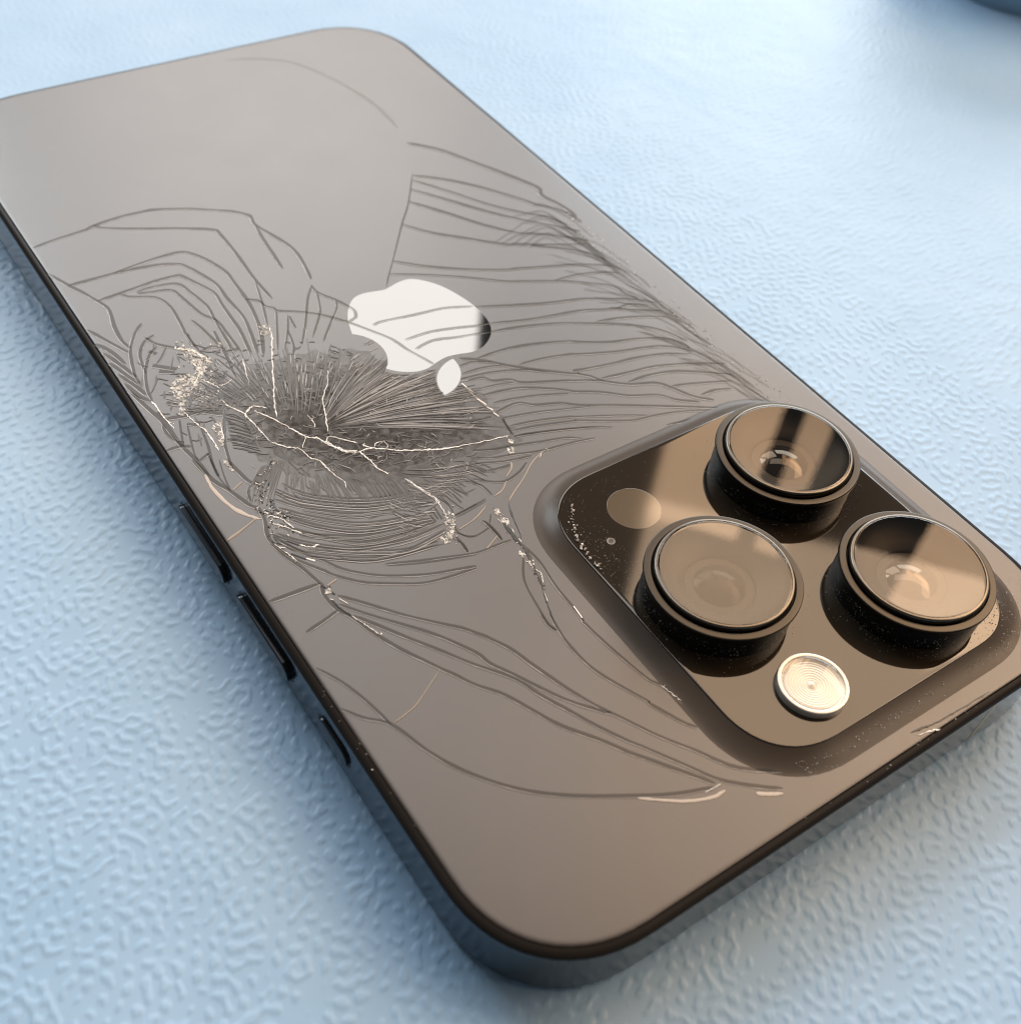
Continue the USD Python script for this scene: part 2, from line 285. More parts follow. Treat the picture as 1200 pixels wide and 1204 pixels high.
# ---------------------------------------------------------------- cracks in the back glass
# lines of kind, width and points in the plane of the back glass, in hundredths of a millimetre
CRACKS="""d 358 3450 -3626 3119 -3676 2762 -3700 2635 -3740 2320 -3774 2018 -3765 1801 -3727 1520 -3604 1391 -3538 1112 -3361 931 -3232 812 -3099 791 -2997 812 -2810 671 -2366 626 -2100 650 -1823 692 -1611 729 -1466
d 352 2635 -3740 2528 -3632 2174 -3434 1842 -3272 1652 -3175 1331 -2975 1305 -2884 1300 -2500 1318 -2137 1336 -1784 1325 -1345
d 290 821 -2832 871 -2487 909 -2093 938 -1822
d 331 3471 -3029 3342 -2691 3237 -2463 3154 -2249 3105 -2085 3120 -1941 3173 -1700 3190 -1446 3159 -1271
d 338 3337 -2704 3077 -2695 2793 -2691 2640 -2709 2373 -2735 2070 -2745 1884 -2716 1796 -2637 1691 -2448 1624 -2263 1579 -2074 1583 -1865 1601 -1475 1644 -1156 1727 -838 1882 -453
d 334 2796 -2683 2499 -2652 2229 -2594 2041 -2512 1985 -2467 1884 -2233 1789 -1908 1798 -1611 1777 -1227 1820 -948 1928 -506
d 331 3149 -2262 2887 -2279 2683 -2298 2441 -2314 2171 -2301 2095 -2262 2007 -2086 1885 -1783 1901 -1509 1915 -1209 1930 -947 2007 -491
d 272 2887 -2279 2791 -2166 2586 -2058 2490 -1945 2453 -1739 2474 -1447 2516 -1113 2509 -935
d 273 2700 -2212 2550 -2228 2294 -2189 2180 -2113 2133 -1929 2070 -1583 2101 -1278 2142 -883 2177 -583
d 272 2696 -2179 2518 -2132 2315 -2056 2255 -1820 2191 -1478 2087 -1270 2083 -969 2087 -621
d 265 2342 -1422 2301 -1235 2274 -983 2260 -859
d 266 1616 -1483 1493 -1387 1462 -1261 1391 -1176 1371 -1104 1168 -980 969 -813 761 -557 608 -311 436 -2 372 246 274 510 234 635
d 271 783 -1364 781 -1201 665 -981 600 -826 558 -691 604 -566 724 -519
d 215 775 -1360 953 -1133 1193 -733 1413 -403
d 215 788 -1205 877 -967 968 -797 1243 -459
d 214 663 -948 722 -822 933 -594 1170 -331
d 211 1304 -975 1438 -713 1633 -405
d 213 1301 -943 1333 -717
d 212 1386 -1111 1536 -795 1705 -444
d 218 1349 -1758 1439 -1421 1607 -894
d 208 1438 -713 1500 -450 1582 -291
d 373 3458 -1809 3316 -1470 3197 -1200
d 368 3475 -1530 3375 -1322 3311 -1033
d 363 3458 -1341 3352 -1006 3296 -777
d 359 3463 -1141 3373 -843 3293 -604
d 356 3451 -910 3370 -670 3315 -446
d 352 3447 -736 3395 -466 3308 -323
d 386 3447 -591 3372 -170 3326 64 3306 483 3262 773 3241 1043
d 262 2878 -1632 3015 -1492 3150 -1277 3219 -1110 3292 -823 3297 -630
d 261 2833 -1368 2967 -1309 3097 -1146 3150 -946 3181 -763
d 256 2889 -1163 3036 -1036 3170 -807 3270 -518 3296 -316
d 315 2940 -1373 2871 -1205 2700 -1022 2622 -916
d 418 3000 -1120 2943 -1037
d 463 3059 -872 2850 -683
d 461 3041 -737 2892 -656
d 208 2788 -1108 2911 -969 3013 -872
d 262 2490 -1211 2500 -1084 2496 -847 2445 -614
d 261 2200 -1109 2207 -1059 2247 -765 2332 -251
d 397 3172 -224 3068 -120
d 440 3274 12 3091 67 2918 81 2719 238
d 339 3121 201 3011 285
d 381 3487 471 3333 479 3228 538
d 282 3235 777 3110 726
d 289 3346 76 3366 225 3306 483
d 193 3168 106 3294 490
d 190 3121 201 3233 613 3250 779
d 187 3121 720 3161 1088
d 189 3011 285 3064 596 3139 885 3173 1081
d 237 2715 263 2870 592 2930 782 3003 1091
d 457 2554 -547 2441 -286
d 404 2613 -454 2528 -234
d 399 2843 -285 2692 -81
d 394 2813 -51 2675 144
d 398 2917 -156 2769 -147
d 286 2855 623 2757 700
d 313 2461 -854 2330 -862 2222 -751
d 312 2241 -710 2094 -682
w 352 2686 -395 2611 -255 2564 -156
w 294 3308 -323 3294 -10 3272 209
w 289 3070 20 3045 197 2990 434 3000 743
w 246 2637 -2 2620 126 2556 281
w 240 2803 354 2870 592
w 415 2730 -1025 2559 -881 2467 -601
w 407 2658 -730 2644 -521 2805 -337
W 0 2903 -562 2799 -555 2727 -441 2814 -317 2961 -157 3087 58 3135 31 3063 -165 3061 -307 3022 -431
W 0 2661 -1040 2550 -902 2445 -614 2576 -534 2695 -375 2801 -310 2785 -449 2651 -575 2687 -771
W 0 2909 388 2803 354 2926 695 2955 679 2924 516
W 0 3011 891 2997 986 3000 1115 3029 990
k 198 2577 -163 2591 -49 2639 20 2633 120
w 264 1592 -891 1672 -666 1851 -293 2017 69 2127 302 2234 576
W 0 1701 -923 1623 -895 1643 -757 1716 -743 1752 -802
w 196 1368 148 1490 358 1636 523 1690 639 1751 796 1853 1043
w 290 2641 115 2524 321 2512 422 2494 572 2466 885
w 293 2509 353 2376 285 2254 400
w 332 2394 370 2264 606 2154 876 2095 1000 1989 1093 1960 1212 1868 1331 1828 1399 1720 1459
w 189 1941 1177 1879 1121 1758 1245 1662 1356
w 280 2466 885 2359 1034 2254 1127 2204 1322 2147 1387 2118 1589
w 189 2095 1000 2166 1075 2214 1138
w 144 1922 701 1919 844 1945 923
k 147 2557 -128 2653 109 2746 339 2860 597
w 152 2130 -495 2199 -254 2263 -41
k 294 2247 356 2225 404
w 251 2542 -193 2462 -198 2384 -230
w 282 1966 1146 1917 1249 1845 1402 1717 1485
w 283 1637 1405 1552 1503 1429 1597 1319 1683 1098 1794 884 1889 650 1956 326 2034 139 2068
w 234 1717 1485 1629 1485 1552 1503
w 278 1704 1493 1675 1658 1663 1787 1605 1929
w 180 1493 2064 1430 2279 1375 2476 1373 2640
w 141 1527 1491 1480 1455 1411 1475 1389 1543 1423 1587
w 111 1996 1551 1917 1656
w 183 2121 1530 2103 1684 2066 1801 2093 1881
d 253 2642 1491 2563 1653 2425 1815 2141 2028 1906 2151 1703 2224 1506 2261
d 252 2737 1533 2565 1798 2181 2099 1947 2222 1684 2298 1475 2364
d 251 2754 1565 2590 1846 2146 2171 1908 2286 1680 2342
d 250 2814 1656 2619 1902 2246 2217 2001 2315 1754 2415 1406 2508
d 248 2826 1794 2616 2036 2302 2317 2076 2446 1822 2530 1547 2585 1395 2567
d 247 2793 1956 2618 2177 2353 2409 2120 2522 1859 2591 1525 2700
d 245 2800 2193 2628 2331 2284 2548 2029 2624 1763 2686 1544 2730
d 245 2922 1983 2770 2190 2429 2544 2206 2672 1939 2726 1617 2749 1530 2758
d 244 3007 2094 2833 2312 2470 2619 2134 2753 1844 2821 1459 2819
d 243 3022 2125 2810 2403 2537 2609 2270 2783 1980 2921 1759 2929 1495 2900
d 242 3020 2205 2849 2478 2426 2799 2189 2897 1924 2953 1646 2994
d 274 3040 2075 3006 2232 2904 2446 2769 2639 2676 2808 2523 2972 2323 3126 1987 3302 1741 3387 1488 3466
d 272 3097 2161 3069 2274 2997 2489 2832 2755 2755 2875 2579 3071 2372 3210 2101 3367 1849 3439 1502 3487
d 172 2626 2665 2505 2811 2323 2926 2151 2958 1877 2999 1597 3062
d 215 2270 2986 2011 3097 1768 3189 1391 3318 1194 3334 986 3353
d 128 2260 3020 2030 3128 1787 3220 1410 3347
d 177 2115 2383 1987 2396 1923 2391
w 180 1485 2069 1408 2306 1359 2483 1376 2661 1408 2787
W 0 1376 2661 1401 2751 1351 2820 1436 2954 1533 3059 1597 3062 1605 2978 1541 2974 1474 2892 1431 2774
d 224 1326 2480 1291 2626 1303 2745
d 224 1246 2504 1209 2673 1181 2752
d 225 1167 2506 1155 2662
d 221 1533 2613 1530 2758
d 222 1438 2584 1454 2761
d 177 1480 2602 1488 2741
d 217 1503 3036 1450 3146 1460 3269
d 252 2907 2973 2867 2977
d 178 1310 2781 1024 2757
d 175 1423 2982 1360 3079 1269 3131
d 285 2998 1676 3028 1882 3103 2118 3071 2388 2996 2622 2937 2881 2935 2918 2970 3040 2947 3254 2872 3397 2790 3660 2675 3939 2491 4274 2380 4470 2271 4663 2106 4889 1978 5162 1852 5431 1655 5706 1504 5951 1419 6070 1208 6364 1025 6620
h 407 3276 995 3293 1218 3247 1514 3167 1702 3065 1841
t 265 3060 1803 3299 1887 3478 1942
t 183 2993 1282 3120 1337
t 168 2775 2920 2888 2947
d 365 3297 724 3239 1101 3154 1318 3072 1593 3006 1692
d 185 3136 814 3167 1099 3154 1318
d 185 3055 860 3113 1108 3151 1340
d 369 2985 898 2935 1251 2869 1416
d 335 3464 2839 3258 2860 2937 2881
d 227 2929 1361 3000 1447 3033 1573
k 218 3024 2045 3053 2186 3032 2256
k 215 2999 2411 2910 2539
k 174 2965 2236 2881 2347
w 260 2879 2344 2807 2425 2703 2445
w 257 2910 2539 2850 2612
w 220 3011 1933 2901 2055 2786 2221
w 221 2964 1838 2876 1949 2820 2121
w 173 3069 2274 3022 2320
W 0 2934 2994 2899 2992 2889 3038 2930 3051
k 357 2861 1692 2857 1797 2793 1956
k 223 2954 1762 2925 1820
w 173 3090 2203 3063 2316 3028 2413 3001 2525
d 242 99 2104 -106 2159 -529 2311 -797 2436
d 193 49 1800 100 2056
d 238 618 2067 411 2161 167 2228 -161 2330 -392 2400 -563 2507
d 237 707 2153 482 2268 258 2337 -48 2440 -394 2495 -696 2569
d 234 755 2227 496 2339 303 2402 97 2450
d 232 837 2303 656 2405 467 2445 384 2447
d 231 918 2378 741 2532 573 2627 365 2591 203 2504
d 228 944 2418 832 2546 808 2731
d 181 1123 2446 1036 2560 910 2566
t 138 -37 2456 165 2547 360 2682 585 2815 706 2896
t 167 350 2421 405 2502 529 2586
t 164 561 2634 671 2723 795 2760
d 179 1306 2784 1142 2774 898 2744
d 134 1310 2814 1144 2802 907 2771
t 160 1377 2968 1162 2928 937 2828
d 176 1375 2867 1407 2991 1331 3115 1211 3123 1083 3096
d 264 1103 2982 1071 3103 1066 3308
d 260 1458 3022 1458 3142 1466 3275
k 107 716 2911 785 3060 864 3363
W 0 904 2888 873 2927 891 3000 936 2995
W 0 911 3030 873 3093 868 3157 911 3174 949 3111 942 3053
k 306 926 3124 943 3338 931 3505 970 3698
w 132 897 3223 920 3351 914 3435
W 0 275 2236 202 2254 235 2327 290 2308
W 0 184 2115 151 2156 174 2201 199 2175
d 133 972 2954 1053 3052
t 131 1082 3238 1269 3330
w 142 46 2524 -43 2460 -129 2473
W 0 1015 3535 979 3575 1015 3604
d 177 -1654 -2973 -1222 -2368 -889 -1978 -366 -1330 -189 -1118 -25 -907
d 512 -1995 -3695 -2309 -3350 -2543 -2922 -2804 -2402 -3033 -1886 -2978 -1689 -3085 -1321 -3098 -1040
d 400 -1635 -2922 -1996 -2623 -2334 -2236 -2689 -1706 -2771 -1549 -2998 -1261 -3088 -909
d 395 -1570 -2815 -1888 -2341 -2191 -1841 -2512 -1451 -2690 -1281 -2879 -949
d 392 -1417 -2655 -1733 -2206 -2028 -1771 -2348 -1383 -2645 -1068 -2947 -748
d 385 -1248 -2393 -1561 -1933 -1844 -1491 -2160 -1110 -2369 -977 -2703 -708 -2914 -502
d 379 -889 -1978 -1148 -1628 -1497 -1305 -1846 -983 -2019 -891 -2379 -696 -2879 -455
d 353 -2142 -802 -2481 -547 -2726 -309 -2851 -53
d 344 -366 -1330 -681 -1047 -1053 -785 -1532 -519 -1716 -451 -2099 -304 -2498 -143 -2828 60
d 339 -189 -1118 -587 -893 -963 -647 -1397 -319 -1562 -227 -2063 30 -2334 217 -2589 426 -2637 632 -2718 793
d 344 -1997 -20 -2283 8 -2540 80 -2840 237
d 333 -785 -50 -1195 138 -1652 322 -2059 450 -2331 583 -2680 798 -2888 981
d 330 -774 312 -1171 453 -1581 559 -1919 638 -2196 760 -2348 827 -2550 963 -2832 1127
d 325 -699 452 -1100 556 -1486 692 -1768 842 -2160 1070 -2477 1310 -2628 1504 -2730 1753
d 280 504 -329 355 -341 -77 -260 -415 -213 -775 -72
d 276 301 88 -25 100 -359 187 -560 258 -780 301
d 273 283 294 23 256 -264 337 -708 448
d 331 -1963 908 -2230 980 -2541 1102 -2823 1267
d 335 -2334 819 -2550 831 -2752 968
d 314 -1612 2001 -1908 2020 -2226 2115 -2555 2320 -2809 2498
d 313 -2028 2306 -2289 2397 -2731 2586
d 312 -2237 2599 -2459 2619 -2638 2691
d 315 -1371 1792 -1739 1863 -2079 1929 -2455 2080 -2874 2307
d 251 -1545 2799 -1883 2877 -2205 2957
d 319 -275 789 -648 805 -1050 900 -1423 1046 -1529 1121 -1877 1308 -2195 1410 -2486 1553 -2643 1734 -2677 1890
d 317 -638 1117 -961 1160 -1274 1250 -1393 1305 -1835 1490 -2158 1583 -2454 1715 -2673 1942
d 315 -1148 1524 -1213 1539 -1628 1632 -1969 1697 -2292 1790 -2614 1964
d 360 -88 688 -329 871 -545 1092 -773 1294 -1135 1569 -1177 1596 -1284 1706 -1370 1844 -1604 2035 -1888 2165 -2000 2316 -2141 2572 -2313 2742
d 256 -13 804 -183 818 -383 926
d 255 34 933 -266 967 -484 1047
d 254 82 1009 -282 1079 -639 1222 -880 1404
d 251 10 1250 -229 1292 -405 1351
d 249 0 1528 -217 1573 -514 1662 -861 1815
d 246 53 1790 -275 1875 -635 2000 -992 2136
d 242 91 2100 -297 2222 -716 2383 -972 2525
d 247 298 1291 71 1316
d 244 447 1524 113 1540
d 242 526 1647 143 1716
w 300 130 1084 115 1168
w 298 113 1219 98 1277
w 443 118 1389 82 1520
w 343 99 1571 71 1635
w 195 82 1678 67 1758
w 285 186 2140 178 2191
d 193 52 1814 91 2076
t 148 130 1084 118 1389 69 1709
d 304 54 1075 -139 1104 -213 1208 -410 1290 -510 1408 -927 1597 -1108 1690 -1243 1761 -1370 1844
d 303 31 1363 -238 1411 -459 1482 -775 1680 -947 1824 -989 1851 -1247 2005 -1478 2195 -1779 2348 -1936 2535 -2143 2686
d 299 82 1678 -245 1663 -420 1796 -699 1912 -851 2037 -1244 2254 -1759 2562 -2278 2873
d 246 48 1936 -266 2015 -624 2140 -735 2194 -1137 2392 -1451 2565
d 247 69 2018 -218 2083 -650 2227 -697 2245 -1215 2531 -1530 2608 -1835 2703 -2115 2833
d 284 2864 3102 2694 3302 2465 3586 2225 3846 2031 4048 1946 4167 1866 4292 1767 4485 1689 4750 1589 5069 1473 5357 1378 5557
d 279 2902 3200 2727 3442 2481 3745 2260 4030 2073 4362 2025 4532 1916 4727 1779 4993 1634 5243 1425 5511 1354 5590 1154 5966 952 6277 803 6536 652 6682 419 6842
d 277 2852 3389 2632 3734 2428 4047 2268 4294 2149 4477 2022 4646 1904 4827 1824 5057 1698 5330 1573 5599 1431 5858 1349 5982 1117 6364 963 6613 709 6849 539 6971
d 287 3329 3343 3128 3306 2951 3262
d 235 3440 3749 3315 4005 3226 4291 3158 4629
t 125 3128 4630 2910 4586 2762 4515 2479 4355
W 0 2940 2986 2897 2991 2887 3037 2944 3051
k 167 2935 2918 2883 3080
w 166 2949 3103 2928 3135
k 165 2940 3128 2916 3253 2868 3390
w 166 2873 3147 2820 3248
w 122 2868 3390 2806 3554 2749 3723
d 267 3455 4260 3337 4435 3158 4629 3015 5037 2854 5363 2554 5748 2197 6045 1719 6337 1386 6519 1043 6647
d 207 1271 4275 1292 4423 1270 4535
d 259 1193 4321 1228 4500 1255 4701 1244 4938 1187 5198 1007 5617 1004 5666 873 5962 791 6088
d 249 912 3513 904 3780 941 4077 952 4381 961 4558 970 4593 928 4971 848 5418 784 5557 728 5811 649 6077
k 260 929 3123 928 3460 990 3752 1053 3991
k 125 1053 3991 1150 4224 1238 4514
d 184 1013 3608 1180 3875 1253 4225 1278 4451 1246 4549
k 107 718 2919 803 3149 884 3396
d 220 1086 2987 1071 3177 1073 3310
W 0 989 3687 985 3733 1011 3782 1019 3756
W 0 1006 3547 991 3577 1020 3593
w 128 997 3812 985 3882 1041 3998
w 126 1093 4072 1129 4195
w 167 952 4381 963 4537
w 161 791 5542 763 5670 728 5811
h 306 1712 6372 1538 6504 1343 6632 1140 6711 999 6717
w 155 1165 6634 999 6654
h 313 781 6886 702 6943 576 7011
f 577 -716 -6981 -1254 -6762 -1652 -6401 -1959 -5604 -2110 -4832 -2084 -4105
k 174 -909 7173 -1187 7222 -1492 7244 -1927 7258
w 256 -941 7231 -1076 7264 -1174 7293"""
